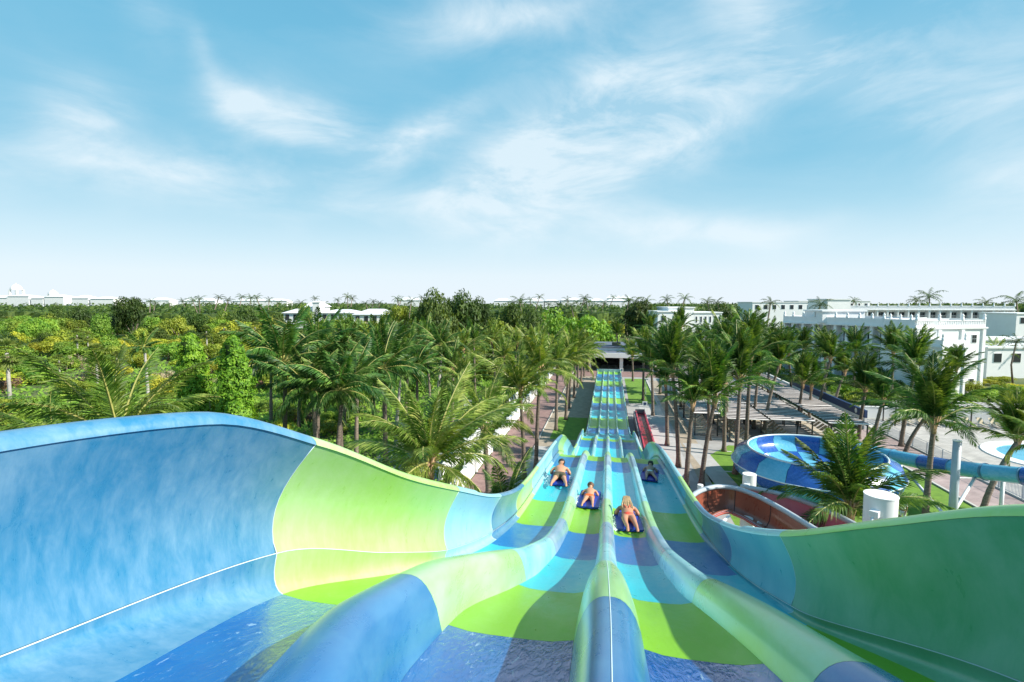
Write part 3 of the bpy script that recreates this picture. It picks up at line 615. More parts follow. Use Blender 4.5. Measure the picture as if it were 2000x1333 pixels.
standing('dark haired person in white shirt sitting on the lawn beside the grey pole', ground(1836, 1050), 1.7, M['whitecloth'], False, True, rz=2.8)

# ------------------------------------------------------------------ palms
RG = random.Random(7)
def frond_mesh(seed, L=4.2, n=46, droop=1.25, leaf=.78, width=.052, leafdroop=.75, sweep=.55, wind=0):
    r = random.Random(seed); pts = []; x = z = 0.; a = 0.; K = 16
    for i in range(K + 1):
        pts.append(Vector((x, 0, z))); t = i/K; a = -droop*t**1.6; x += cos(a)*L/K; z += sin(a)*L/K
    def P(t):
        f = t*K; i = min(int(f), K - 1); return pts[i].lerp(pts[i + 1], f - i), (pts[min(i + 1, K)] - pts[i]).normalized()
    lm = MB()
    for i in range(n):
        t = .13 + .87*(i/(n - 1)); p, d = P(min(t, .999)); up = Vector((-d.z, 0, d.x))
        ll = leaf*(sin(pi*min(1, (t*.93 + .10)))**.55)*r.uniform(.82, 1.1)
        for sd in (-1, 1):
            if r.random() < .05: continue
            lat = Vector((0, sd, 0)); sw = sweep + .5*t + r.uniform(-.13, .13)
            dir0 = (lat*cos(sw) + d*sin(sw) + up*(.25 - .2*r.random())).normalized()
            dp = leafdroop*r.uniform(.7, 1.3)
            d1 = (dir0 + Vector((0, wind*.5, -dp*.45))).normalized(); d2 = (dir0*.7 + Vector((0, wind, -dp*1.2))).normalized()
            wv = (d*.8 + up*.35*r.uniform(-1, 1)).normalized()*width*.5*r.uniform(.8, 1.25)
            a0 = p; a1 = p + d1*ll*.5; a2 = a1 + d2*ll*.5
            lm.add([a0 - wv*.6, a0 + wv*.6, a1 + wv, a1 - wv, a2], [(0, 1, 2, 3), (3, 2, 4)])
    nl = len(lm.f)
    lm.tube([P(.999*q/7)[0] for q in range(8)], [.045*(1 - .85*q/7) + .004 for q in range(8)], 4, False)
    me = lm.mesh('frond')
    me.materials.append(None); me.materials.append(M['rachis'])
    me.polygons.foreach_set('material_index', [0]*nl + [1]*(len(me.polygons) - nl))
    return me
FR = {}
def fronds(key, m, **kw):
    out = []
    for q in range(4):
        L_ = []
        for dr in (.55, 1.05, 1.5, 1.9):
            me = frond_mesh(hash(key) % 1000 + q*10 + int(dr*10) if False else len(FR)*100 + q*10 + int(dr*10), droop=dr*kw.get('dk', 1), L=kw.get('L', 4.2)*(1 - .04*q), n=kw.get('n', 46), leaf=kw.get('leaf', .8), width=kw.get('width', .055), leafdroop=kw.get('ld', .75), wind=kw.get('wind', 0)*(q % 2*2 - 1))
            me.materials[0] = m; L_.append(me)
        out.append(L_)
    FR[key] = out
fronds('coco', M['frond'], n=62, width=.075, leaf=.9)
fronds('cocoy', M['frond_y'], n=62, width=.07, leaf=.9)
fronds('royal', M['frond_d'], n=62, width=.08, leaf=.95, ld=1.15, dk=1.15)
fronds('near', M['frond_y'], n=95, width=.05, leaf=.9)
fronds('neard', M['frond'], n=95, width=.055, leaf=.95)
def trunk_mb(base, top, r0, r1, bend=0., n=10):
    pts = []; rs = []; b = Vector(base); t = Vector(top); ax = t - b; K = 16
    side = Vector((ax.x, ax.y, 0)); 
    for i in range(K + 1):
        s = i/K; p = b + ax*s; 
        p = Vector((b.x + ax.x*(s**1.5 if bend else s), b.y + ax.y*(s**1.5 if bend else s), b.z + ax.z*s))
        pts.append(p); fl = 1 + .55*max(0, 1 - s*11)**1.5
        rs.append((r0*(1 - s) + r1*s)*fl*(1 + .035*((i % 2)*2 - 1)))
    return MB().tube(pts, rs, n)
def palm(label, base, top, size=1., kind='coco', nf=24, lean=(0, 0), up=.0, group=None, dmax=3.2, name='coconut_palm', seed=0, rad=.16, shaft=False, trunkm=None):
    r = random.Random(seed*31 + int(top.x*10) + int(top.y*10)); root = thing(name, label, 'palm tree', base, 0, group)
    T = Vector(top) - Vector(base)
    obj('trunk', trunk_mb((0, 0, -.1), T, rad*1.25, rad*.8, 1), trunkm or M['trunk'], root, True)
    ax = Vector((lean[0], lean[1], 1)).normalized()
    if shaft: obj('crownshaft', MB().tube([T, T + ax*.6*size, T + ax*1.2*size], [rad*.95, rad*1.1, rad*.5], 8), M['shaft'], root, True); T = T + ax*1.0*size
    else:
        mb = MB()
        for q in range(9):
            a = q*2.4; p0 = T + Vector((cos(a), sin(a), 0))*rad*.5 - Vector((0, 0, .25)); mb.tube([p0 - Vector((0, 0, .35)), p0, p0 + Vector((cos(a)*.22, sin(a)*.22, .75))*size], [rad*.5, rad*.55, .03], 5)
        obj('leaf_bases', mb, M['boot'], root, True)
    rq = Vector((0, 0, 1)).rotation_difference(ax)
    for i in range(nf):
        f = i/(nf - 1); az = i*2.399 + r.uniform(-.25, .25)
        el = radians(84 - 84*f**.95 - 12*f + up*30*(1 - .3*f) + r.uniform(-8, 8)) if not shaft else radians(80 - 92*f + r.uniform(-8, 8))
        el = min(el, radians(86))
        style = min(3, max(0, int(f*dmax + r.uniform(-.4, .6))))
        me = FR[kind][r.randrange(4)][style]
        o = bpy.data.objects.new('frond', me); COL.objects.link(o); o.parent = root
        q = rq @ Euler((0, 0, az)).to_quaternion() @ Euler((r.uniform(-.5, .5), -el, 0)).to_quaternion()
        o.rotation_mode = 'QUATERNION'; o.rotation_quaternion = q; o.location = T
        k = size*1.06*r.uniform(.84, 1.1)*(.8 if i < 2 else 1); o.scale = (k, k, k)
    return root
def pp(label, b, c, d=None, **kw):
    """base seen at pixel b (or hidden), crown heart at pixel c"""
    if b is not None and d is None: B = ground(*b); d = fwd(B); T = at(c[0], c[1], d)
    else:
        T = at(c[0], c[1], d); B = Vector((T.x + kw.pop('ox', 0), T.y, 0)) if b is None else ground(b[0], b[1])
    return palm(label, B, T, **kw)
W = (-.16, .05)     # the breeze leans the crowns
# row between the red walkway and the slide
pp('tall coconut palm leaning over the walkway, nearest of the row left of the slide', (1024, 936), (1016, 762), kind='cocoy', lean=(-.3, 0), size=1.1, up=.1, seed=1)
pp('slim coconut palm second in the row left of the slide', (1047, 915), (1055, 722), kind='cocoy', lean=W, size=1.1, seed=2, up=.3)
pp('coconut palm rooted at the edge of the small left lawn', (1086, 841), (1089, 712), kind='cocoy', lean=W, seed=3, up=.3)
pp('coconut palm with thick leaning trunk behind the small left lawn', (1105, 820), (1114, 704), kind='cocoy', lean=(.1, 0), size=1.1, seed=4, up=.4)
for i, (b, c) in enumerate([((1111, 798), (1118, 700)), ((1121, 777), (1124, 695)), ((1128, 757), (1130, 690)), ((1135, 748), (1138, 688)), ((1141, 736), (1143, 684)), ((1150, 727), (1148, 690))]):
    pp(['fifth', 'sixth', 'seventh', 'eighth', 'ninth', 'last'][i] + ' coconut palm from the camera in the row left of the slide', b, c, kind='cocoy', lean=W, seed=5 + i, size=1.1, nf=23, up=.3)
# left of the wall
pp('coconut palm with shaggy brown crown base beside the white wall', (955, 985), (945, 838), kind='near', lean=(-.1, 0), size=1.12, seed=12, rad=.2, up=.2, nf=20)
pp('near coconut palm with bright spreading fronds just behind the lime wall of the slide', None, (838, 905), 17, kind='near', lean=(0, -.1), size=.9, seed=13, up=.1, nf=24)
pp('coconut palm with windswept yellow fronds rising behind the blue slide wall', None, (235, 862), 17, kind='near', lean=(-.5, .1), size=.95, seed=14, up=.0, nf=20)
pp('low palm whose dark frond shows above the dip of the slide wall', None, (990, 1000), 26, kind='neard', lean=(-.2, 0), size=.85, seed=15, nf=12)
pp('coconut palm hidden behind the left end of the blue wall', None, (110, 868), 24, kind='neard', lean=(-.3, 0), size=.8, seed=16, nf=10)
# cluster left of centre: royal palms
CL = [((557, 742), 38, 1.3, 'royal'), ((625, 712), 46, 1.15, 'royal'), ((612, 792), 36, 1.0, 'royal'), ((667, 790), 36, 1.0, 'royal'), ((662, 735), 47, 1.15, 'coco'), ((697, 775), 41, 1.0, 'royal'), ((680, 690), 58, 1.1, 'coco'),
      ((750, 745), 46, 1.15, 'royal'), ((737, 675), 66, 1.1, 'coco'), ((752, 705), 56, 1.1, 'royal'), ((783, 738), 52, 1.0, 'royal'), ((800, 688), 64, 1.1, 'coco'), ((815, 735), 56, .9, 'royal'), ((832, 672), 78, 1.1, 'coco'), ((862, 692), 62, 1.0, 'royal'),
      ((905, 685), 72, 1.0, 'cocoy'), ((925, 668), 82, 1.0, 'coco'), ((960, 668), 88, 1.0, 'cocoy'), ((985, 700), 68, .9, 'cocoy'), ((885, 722), 54, .9, 'coco'), ((770, 660), 90, 1.1, 'coco'), ((590, 690), 60, 1.1, 'coco'), ((640, 668), 76, 1., 'cocoy'), ((530, 700), 62, .9, 'coco'), ((1010, 672), 92, 1.1, 'cocoy'), ((1045, 668), 96, 1.1, 'cocoy'), ((905, 745), 48, .85, 'cocoy')]
CLL = ['large dark royal palm with sweeping fronds right of the vine columns', 'royal palm behind the large dark palm', 'short drooping palm above the end of the blue slide wall', 'drooping palm with dark trunk above the lime wall', 'palm in the thick of the left cluster', 'arching palm with leaning dark trunk over the undergrowth', 'palm at the back of the left cluster under the low white building',
       'dark palm with bare grey trunk in the middle of the left cluster', 'upright palm below the right end of the low white building', 'palm between the middle and back of the left cluster', 'palm with pale pinkish trunk near the right of the cluster', 'palm standing before the big dark tree', 'small palm with leaning trunk above the gravel drive', 'palm against the shade of the big dark tree', 'royal palm with straight white trunk right of the left cluster',
       'yellowish palm behind the shaggy palm beside the wall', 'palm right of the white trunked royal palm', 'yellowish palm below the round dark trees', 'light green palm left of the long walkway wall', 'small palm leaning over the gravel drive', 'distant palm in front of the broad dark tree', 'palm between the vine columns and the low white building', 'yellowish palm near the top of the left cluster', 'pale palm just right of the taller vine column', 'yellowish palm at the far end of the walkway wall', 'far yellowish palm where the walkway meets the trees', 'low palm hanging over the white wall']
for i, (c, d, s, k) in enumerate(CL):
    pp(CLL[i], None, c, d, kind=k, size=s, seed=30 + i, shaft=(k == 'royal'), name='royal_palm' if k == 'royal' else 'coconut_palm', nf=23, lean=(-.12, 0), trunkm=M['trunk_w'] if i in (14, 10) else None, up=.2, rad=.2 if i in (7, 14) else .17, ox=RG.uniform(-.8, .8))
# right side
RP = [('coconut palm with swollen pale trunk foot beside the red channel', (1303, 870), (1300, 745), 1.05, 'coco'), ('slim coconut palm just right of the swollen trunked one', (1325, 912), (1313, 725), 1.15, 'coco'),
      ('coconut palm with ringed trunk rooted left of the concrete path', (1340, 952), (1353, 790), .8, 'coco'), ('bushy coconut palm with leaning trunk over the concrete path', (1370, 947), (1396, 785), 1.25, 'coco'),
      ('dark trunked coconut palm directly left of the blue bowl', (1436, 926), (1446, 745), 1.1, 'coco'), ('tallest coconut palm, its crown touching the horizon right of the slide', (1456, 893), (1466, 700), 1.2, 'coco'),
      ('coconut palm with pale shaft behind the tallest palm', (1418, 850), (1420, 688), 1.1, 'coco'), ('small coconut palm squeezed between two tall ones', (1438, 800), (1440, 690), .9, 'coco'),
      ('coconut palm with long slanting trunk crossing the pergolas', (1492, 845), (1522, 712), 1.1, 'coco'), ('left one of the two crossing palms over the pergola', (1558, 830), (1568, 750), 1.05, 'coco'),
      ('right one of the two crossing palms over the pergola', (1580, 822), (1585, 755), 1.1, 'coco'), ('coconut palm leaning in front of the navy wall', (1629, 796), (1650, 728), .95, 'coco'),
      ('coconut palm with upright crown before the shaded hotel wing', (1677, 857), (1690, 764), 1.05, 'coco'), ('coconut palm with pale trunk beside the pink walkway', (1705, 870), (1724, 784), .85, 'coco'),
      ('tall coconut palm standing before the bright hotel corner', (1760, 872), (1788, 722), 1.1, 'coco'), ('strongly leaning palm trunk crossing the railing', (1768, 886), (1808, 815), .9, 'coco'),
      ('big coconut palm with broad upright crown on the lawn by the grey pole', (1806, 1022), (1824, 830), 1.18, 'neard'), ('coconut palm leaning out of the right edge over the lawn', (1920, 999), (1988, 862), 1.0, 'near'),
      ('far coconut palm on the right lawn strip', (1256, 782), (1257, 692), 1.1, 'cocoy'), ('coconut palm in front of the pavilion right corner', (1236, 745), (1235, 697), .9, 'cocoy'),
      ('slim pale trunked palm behind the bushy one', (1414, 882), (1416, 748), .8, 'coco'), ('coconut palm behind the far end of the red channel', (1289, 770), (1292, 688), 1.1, 'coco'),
      ('coconut palm left of the white box building', (1330, 800), (1318, 680), 1.1, 'coco'), ('coconut palm before the yellow awning', (1372, 790), (1366, 695), 1.05, 'coco'),
      ('coconut palm right of the yellow awning', (1395, 775), (1392, 682), 1.1, 'coco'), ('coconut palm behind the second pergola', (1500, 775), (1502, 680), 1.1, 'coco'),
      ('coconut palm at the far end of the pergolas', (1345, 765), (1345, 690), 1.0, 'cocoy'), ('coconut palm left of the shaded hotel wing', (1545, 775), (1540, 692), 1.05, 'coco'), ('coconut palm behind the crossing pair', (1610, 785), (1612, 695), 1.1, 'coco'),
      ('palm beyond the pavilion roof, right of centre', (1210, 716), (1205, 655), 1.0, 'coco'), ('palm peeping over the pavilion roof', (1275, 718), (1270, 650), 1.2, 'coco'), ('palm against the white box building', (1300, 722), (1330, 642), 1.2, 'coco')]
RP += [('coconut palm filling the gap left of the tallest palm', (1385, 860), (1382, 735), 1.0, 'coco'), ('coconut palm over the second pergola front', (1472, 838), (1480, 735), 1.05, 'coco'), ('slender coconut palm between the crossing pair and the leaning one', (1600, 800), (1622, 702), 1.0, 'coco'),
       ('coconut palm behind the navy wall', (1665, 778), (1672, 690), 1.0, 'coco'), ('coconut palm in the garden left of the bright hotel corner', (1740, 790), (1745, 690), 1.05, 'coco'), ('coconut palm before the shaded hotel balconies', (1560, 760), (1570, 684), 1.0, 'coco'), ('low coconut palm in the hotel garden', (1860, 790), (1868, 722), .9, 'coco'),
       ('coconut palm just right of the narrow lawn', (1275, 812), (1272, 712), 1.0, 'coco')]
for i, (lb, b, c, s, k) in enumerate(RP):
    pp(lb, b, c, kind=k, size=s*1.04, seed=80 + i, dmax=2.5, up=2.1 if i not in (15,) else .5, lean=(-.10, .0), nf=24, rad=.17)
pp('low coconut palm with feathery fronds in front of the blue bowl', None, (1662, 992), 21, dmax=2.4, kind='neard', size=.95, up=.9, seed=140, lean=(-.1, 0), nf=26)
pp('coconut palm whose fronds reach in at the right edge above the pool', None, (2050, 870), 28, kind='near', size=.8, up=.2, seed=141, nf=16)

# small far palms: joined crown + trunk
def far_crown(seed, n=11):
    r = random.Random(seed); mb = MB()
    for i in range(n):
        az = i*2.399; el = radians(70 - 95*i/n); p = Vector((0, 0, 0)); a = el; w = .32; prev = None
        for k in range(5):
            d = Vector((cos(az)*cos(a), sin(az)*cos(a), sin(a))); sd = Vector((-sin(az), cos(az), 0))
            ww = (.25, .5, .55, .4, .05)[k]
            cur = [p - sd*ww - Vector((0, 0, ww*.7)), p, p + sd*ww - Vector((0, 0, ww*.7))]
            if prev:
                # ragged comb of leaflets
                for j in range(4):
                    t0, t1 = j/4, j/4 + .17
                    for e in (0, 2):
                        a0 = prev[1].lerp(cur[1], t0); a1 = prev[1].lerp(cur[1], t1); b0 = prev[e].lerp(cur[e], t0 + .1)
                        mb.add([a0, a1, b0 + Vector((r.uniform(-.1, .1), r.uniform(-.1, .1), r.uniform(-.2, .1)))], [(0, 1, 2)])
            prev = cur; p = p + d*.85; a -= .42
    return mb.mesh('crown')
FC = [far_crown(i) for i in range(4)]
for me in FC: me.materials.append(M['bush_d'])
FT = MB().tube([(0, 0, 0), (.15, 0, .5), (0, 0, 1)], [.018, .014, .011], 6).mesh('trunk', True); FT.materials.append(M['trunk'])
def far_palm(p, h, s, label, group, name='coconut_palm', cm=None):
    root = thing(name, label, 'palm tree', (p[0], p[1], 0), RG.uniform(0, 6), group)
    obj('trunk', FT, None, root, scale=(h*1.2, h*1.2, h)); obj('crown', FC[RG.randrange(4)], None, root, loc=(0, 0, h), scale=s, rot=(RG.uniform(-.2, .2), RG.uniform(-.2, .2), 0))
G1 = 'small palms along the horizon'
for i in range(46):
    px = 250 + i*20 + RG.uniform(-9, 9) if i < 34 else 1000 + (i - 34)*18; d = RG.uniform(230, 330); t = at(px, RG.uniform(580, 597), d)
    far_palm(t, t.z, RG.uniform(1.0, 1.35), 'small palm in the far row that stands up against the pale horizon', G1)
for (px, py, d, s, lb) in [(1338, 583, 210, 1.3, 'lone slim palm rising above the horizon right of the slide'), (1302, 585, 200, 1.2, 'palm left of the lone horizon palm'), (1228, 588, 190, 1.3, 'palm above the distant dark tree clump'), (1240, 592, 170, 1.3, 'second palm above the distant dark tree clump'), (1262, 590, 180, 1.2, 'third palm above the distant dark tree clump'),
      (1382, 590, 190, 1.2, 'small palm above the palms by the white boxes'), (1400, 592, 190, 1.2, 'small palm left of the tallest palm crown'), (1505, 592, 150, 1.1, 'small palm standing before the distant white block'), (1602, 596, 150, 1.3, 'dark palm against the white penthouse'), (1668, 588, 230, 1.2, 'palm above the long hotel roof at its left end'), (1790, 588, 230, 1.6, 'small palm left of the large rooftop palm'), (1815, 580, 220, 2.2, 'largest palm rising behind the long hotel roof'),
      (1925, 592, 230, 1.6, 'round palm behind the right part of the long hotel roof'), (1985, 588, 190, 2.2, 'palm at the right edge beside the long hotel'), (1142, 583, 260, 1.3, 'tiny palm above the distant white villas'), (1150, 590, 260, 1.2, 'tiny palm next to the one above the white villas'), (1115, 598, 200, 1.2, 'small palm before the distant white villas'), (1015, 590, 180, 1.4, 'palm poking out of the round trees left of the villas'), (1985, 668, 90, .9, 'low palm by the white pool house')]:
    t = at(px, py, d); far_palm(t, max(t.z, 3), s, lb, None)
for (px, py, by, s, lb) in [(1945, 690, 735, 1.1, 'yellow green palm in the hotel garden'), (1912, 705, 735, .8, 'small yellow palm at the foot of the bright hotel wall'), (1975, 700, 728, .8, 'small palm beside the low pool house')]:
    g = ground(px, by); d = fwd(g); t = at(px, py, d); palm(lb, g, t, size=s, kind='cocoy', nf=16, seed=int(px), rad=.16)

# fan palms in the scrub
def fan_crown(seed):
    r = random.Random(seed); mb = MB()
    for i in range(34):
        az = i*2.399; el = radians(80 - 145*i/34 + r.uniform(-8, 8)); d = Vector((cos(az)*cos(el), sin(az)*cos(el), sin(el))); sd = Vector((-sin(az), cos(az), 0)); up = d.cross(sd)
        c = d*r.uniform(.75, 1.0); mb.add([Vector((0, 0, 0)), c + sd*.02, c - sd*.02], [(0, 1, 2)])
        for k in range(9):
            a = (k - 4)*.30; e = (d*cos(a) + sd*sin(a))*.75*r.uniform(.8, 1.1) + Vector((0, 0, -.12 - .1*r.random())); w = (sd*cos(a) - d*sin(a))*.07
            mb.add([c, c + e*.55 + w, c + e, c + e*.55 - w], [(0, 1, 2, 3)])
    return mb.mesh('crown')
FN = [fan_crown(i) for i in range(3)]
for me in FN: me.materials.append(M['fan'])
sk = MB()
for i in range(26):
    a = i*2.4; sk.add([(0, 0, 0), (cos(a)*.45, sin(a)*.45, -1.1 - .3*sin(i)), (cos(a + .5)*.4, sin(a + .5)*.4, -1.0)], [(0, 1, 2)])
SK = sk.mesh('dead_leaf_skirt'); SK.materials.append(M['dry'])
FTW = MB().tube([(0, 0, 0), (0, 0, 1)], [.16, .14], 8).mesh('trunk', True); FTW.materials.append(M['trunk_w'])
for (px, py, by, s, lb) in [(13, 690, 764, 1.5, 'fan palm with pale trunk at the left edge'), (150, 655, 690, 1.15, 'left one of two fan palms standing together in the scrub'), (171, 657, 682, 1.0, 'right one of two fan palms standing together in the scrub'), (187, 690, 736, 1.2, 'fan palm with dead leaf skirt in the middle of the scrub'),
      (228, 700, 722, .9, 'short dark fan palm in the scrub'), (403, 648, 697, 1.0, 'fan palm with a bare pale pole trunk between the vine columns'), (437, 642, 680, 1.1, 'fan palm just right of the left vine column top'), (498, 640, 676, 1.1, 'yellowish fan palm above the large dark royal palm'), (470, 640, 668, .9, 'small fan palm beside the right vine column top'),
      (520, 640, 665, 1.0, 'fan palm left of the low white building'), (115, 705, 725, .9, 'fan palm with withered leaves in the scrub'), (588, 640, 665, 1.2, 'fan palm under the low white building'), (930, 612, 640, 1.5, 'fan palm against the dark trees left of the slide'), (80, 640, 655, 1.2, 'far fan palm in the yellow bushes'), (20, 628, 645, 1.5, 'far fan palm near the left edge'), (320, 640, 655, 1.2, 'far fan palm above the yellow bushes')]:
    g = ground(px, by + 14); d = fwd(g); t = at(px, py, d); root = thing('fan_palm', lb, 'palm tree', (t.x, t.y, 0), RG.uniform(0, 6))
    h = t.z; obj('trunk', FTW, None, root, scale=(s*1.1, s*1.1, h)); obj('crown', FN[RG.randrange(3)], None, root, loc=(0, 0, h), scale=s*1.15); obj('dead_leaf_skirt', SK, None, root, loc=(0, 0, h), scale=s)
pp('slender royal palm with long pale trunk and swept crown in the scrub', (290, 786), (283, 690), kind='royal', size=.85, shaft=True, name='royal_palm', seed=201, trunkm=M['trunk_w'], lean=(-.3, 0), nf=14, rad=.2)

# ------------------------------------------------------------------ broadleaf trees, bushes, vines
def crown_mesh(seed, n=1500, lobes=9, leaf=.075, flat=.62):
    """unit crown (radius ~1): leaf faces gathered in lobes, thinner between them"""
    r = random.Random(seed); mb = MB(); C = []
    for k in range(lobes):
        a = r.uniform(0, 2*pi); q = sqrt(r.random())*.68; C.append((Vector((cos(a)*q, sin(a)*q, flat*(.35 + .65*(1 - q*q)) - r.uniform(0, .35))), r.uniform(.26, .46)))
    for i in range(n):
        c, R = C[r.randrange(lobes)]
        d = Vector((r.gauss(0, 1), r.gauss(0, 1), r.gauss(.25, .8))).normalized(); p = c + Vector((d.x, d.y, d.z*.75))*R*(.62 + .42*r.random())
        nrm = (d*.7 + Vector((r.uniform(-1, 1), r.uniform(-1, 1), r.uniform(-.2, 1)))*.8).normalized()
        t = nrm.orthogonal().normalized(); t = (Matrix.Rotation(r.uniform(0, 6.28), 3, nrm) @ t); b = nrm.cross(t); s = leaf*r.uniform(.6, 1.4)
        mb.add([p - t*s, p + b*s*.55, p + t*s, p - b*s*.55], [(0, 1, 2, 3)])
    return mb.mesh('crown')
CR = {}
for key, m, n, leaf, flat in (('bush', M['bush'], 3600, .042, .6), ('bush_y', M['bush_y'], 3600, .042, .5), ('dark', M['bush_d'], 5200, .038, .8), ('low', M['low'], 3000, .05, .45), ('dry', M['dry'], 700, .05, .5), ('red', M['red_leaf'], 900, .06, .5)):
    CR[key] = []
    for q in range(3):
        me = crown_mesh(q*17 + len(CR), n, 9 + q, leaf, flat); me.materials.append(m); CR[key].append(me)
TM = MB()
TM.tube([(0, 0, 0), (.05, 0, .5), (0, .04, 1.0)], [.06, .045, .02], 6)
for a in (0, 2.1, 4.2): TM.tube([(.04, 0, .45), (cos(a)*.25, sin(a)*.25, .8), (cos(a)*.45, sin(a)*.45, 1.1)], [.03, .02, .008], 5)
TMM = TM.mesh('trunk', True); TMM.materials.append(M['wood'])
def tree(px_or_p, h, r, key, label, group=None, name='tree', cat='tree'):
    p = px_or_p; root = thing(name, label, cat, (p[0], p[1], 0), RG.uniform(0, 6.28), group)
    ch = min(h*1.05, r*2.1) if key == 'dark' else min(h*.95, r*1.5)
    obj('trunk', TMM, None, root, scale=(r, r, max(.3, h - ch*.55)))
    obj('crown', CR[key][RG.randrange(3)], None, root, loc=(0, 0, h - ch*.85), scale=(r, r*RG.uniform(.9, 1.1), ch))
    return root
# named dark trees and others
for (px, py, d, r, key, lb) in [(258, 583, 165, 6.5, 'dark', 'round dark tree standing above the scrub on the left horizon'), (850, 584, 140, 7, 'dark', 'left half of the broad dark trees left of the slide'), (895, 588, 150, 8, 'dark', 'right one of the broad dark trees left of the slide'), (935, 596, 150, 6, 'dark', 'smaller dark tree at the right end of the dark group'),
      (1000, 596, 160, 7, 'dark', 'dark tree behind the bright round one'), (600, 592, 135, 3.6, 'bush', 'round green tree in front of the low white building'), (685, 610, 125, 4.5, 'bush', 'green tree below the low white building'), (780, 590, 140, 5, 'bush', 'green tree right of the low white building'), (1070, 600, 135, 8, 'bush', 'bright green round tree left of the slide axis'), (1150, 605, 140, 8, 'bush', 'bright green round tree above the pavilion'),
      (980, 622, 110, 5, 'bush', 'light green tree below the dark group'), (1190, 612, 150, 6, 'bush_y', 'yellowish tree above the pavilion roof'), (730, 618, 115, 4, 'bush_y', 'yellow green tree below the right wing of the white building'), (1040, 612, 120, 4, 'dark', 'small dark tree behind the walkway palms'), (1250, 600, 165, 8, 'dark', 'dark clump behind the right palms'), (1300, 610, 165, 7, 'dark', 'dark clump left of the white boxes'), (1400, 606, 170, 7, 'dark', 'dark clump right of the white boxes')]:
    t = at(px, py, d); tree(t, t.z, r, key, lb)
G2, G3, G4 = 'scrub trees left of the slide', 'trees beyond the scrub', 'bushes in the near scrub'
def clear(x, y):
    if -13.5 < x < 27 and y < 150: return False
    if x > 26 and y < 92: return False
    return True
cnt = 0
for ring, (d0, d1, n, h0, h1, r0, r1) in enumerate([(52, 80, 46, 1.2, 3.0, 1.6, 3.0), (80, 120, 80, 2.2, 4.4, 2.4, 4.6), (120, 175, 92, 4.5, 7.5, 4.0, 6.5), (175, 250, 78, 8, 11.5, 5.5, 9)]):
    for i in range(n):
        px = -60 + (i + RG.random())/n*(1180 if ring else 760); d = RG.uniform(d0, d1); t = at(px, 700, d)
        if not clear(t.x, t.y): continue
        if 310 < px < 520 and d < 60: continue
        u = RG.random()
        key = 'bush' if u < .42 else 'bush_y' if u < (.86 if ring in (1, 2) and px < 700 else .62) else 'low' if ring == 0 else ('dark' if u > .8 else 'bush') if ring > 1 else 'low'
        if ring < 2 and RG.random() < .07: key = 'dry'
        if ring < 2 and RG.random() < .05: key = 'red'
        lab = {'bush': 'green', 'bush_y': 'yellow green', 'dark': 'dark green', 'low': 'fresh green', 'dry': 'dry brown', 'red': 'reddish'}[key]
        hh, rr = RG.uniform(h0, h1), RG.uniform(r0, r1)
        szw = 'broad ' if rr > (r0 + r1)/2 else 'small '
        where = 'near the left edge' if px < 130 else 'left of the vine columns' if px < 320 else 'behind the vine columns' if px < 520 else 'under the low white building' if px < 760 else 'below the broad dark trees' if px < 960 else 'left of the slide runout'
        dist = ('in the nearest scrub', 'in the middle of the scrub', 'at the far side of the scrub', 'in the woodland belt under the horizon')[ring]
        lb = szw + lab + (' bush ' if ring < 2 else ' tree ') + dist + ' ' + where
        tree(t, hh, rr, key, lb, (szw + lab + (' bushes ' if ring < 2 else ' trees ') + dist + ' ' + where), 'bush' if ring < 2 else 'tree', 'bush' if ring < 2 else 'tree')
        cnt += 1
# distant woodland as one mass
mb = MB(); r = random.Random(5)
for i in range(900):
    px = r.uniform(-150, 2150); d = r.choice((260, 300, 350, 420, 500, 620))*r.uniform(.9, 1.1); t = at(px, 650, d)
    if px > 1500: d = d + 60; t = at(px, 650, d)
    h = r.uniform(11.5, 14.2) + (1.0 if d > 400 else 0); R = r.uniform(6, 11)
    for k in range(42):
        a = r.uniform(0, 6.28); q = sqrt(r.random()); p = Vector((t.x + cos(a)*q*R, t.y + sin(a)*q*R, h*(1 - .42*q*q) - r.uniform(0, 2.2)))
        s = r.uniform(.5, 1.25); n = Vector((r.uniform(-.7, .7), r.uniform(-1, .3), r.uniform(.1, 1))).normalized(); u = n.orthogonal().normalized()*s; v = n.cross(u)*.8
        mb.add([p - u, p + v, p + u, p - v], [(0, 1, 2, 3)])
    mb.tube([(t.x, t.y, 0), (t.x, t.y, h*.75)], [R*.8, R*.75], 7)
tag(obj('distant_woodland', mb, M['bush_d']), 'continuous mass of far green woodland under the horizon', 'woodland', kind='stuff')
# undergrowth carpet (leaf faces on the scrub floor)
mb = MB(); r = random.Random(11)
def carpet(n, box, s0, s1, h):
    for i in range(n):
        x = r.uniform(box[0], box[2]); y = r.uniform(box[1], box[3]); z = abs(r.gauss(0, 1))*h*(.5 + .5*sin(x*.7 + 1.3*sin(y*.31))*sin(y*.53 + x*.2))
        s = r.uniform(s0, s1); n_ = Vector((r.gauss(.2, .5), r.gauss(-.3, .5), 1)).normalized(); u = n_.orthogonal(); u = (Matrix.Rotation(r.uniform(0, 6.28), 3, n_) @ u).normalized()*s; v = n_.cross(u)*.5
        p = Vector((x, y, max(.02, z))); mb.add([p - u, p + v, p + u, p - v], [(0, 1, 2, 3)])
carpet(52000, (-85, 30, -12.6, 90), .10, .30, .55); carpet(26000, (-190, 50, -14, 150), .2, .5, .9); carpet(12000, (-40, 14, -12.4, 34), .08, .2, .45)
tag(obj('undergrowth', mb, M['low']), 'tangle of low green creepers covering the scrub floor', 'undergrowth', kind='stuff')
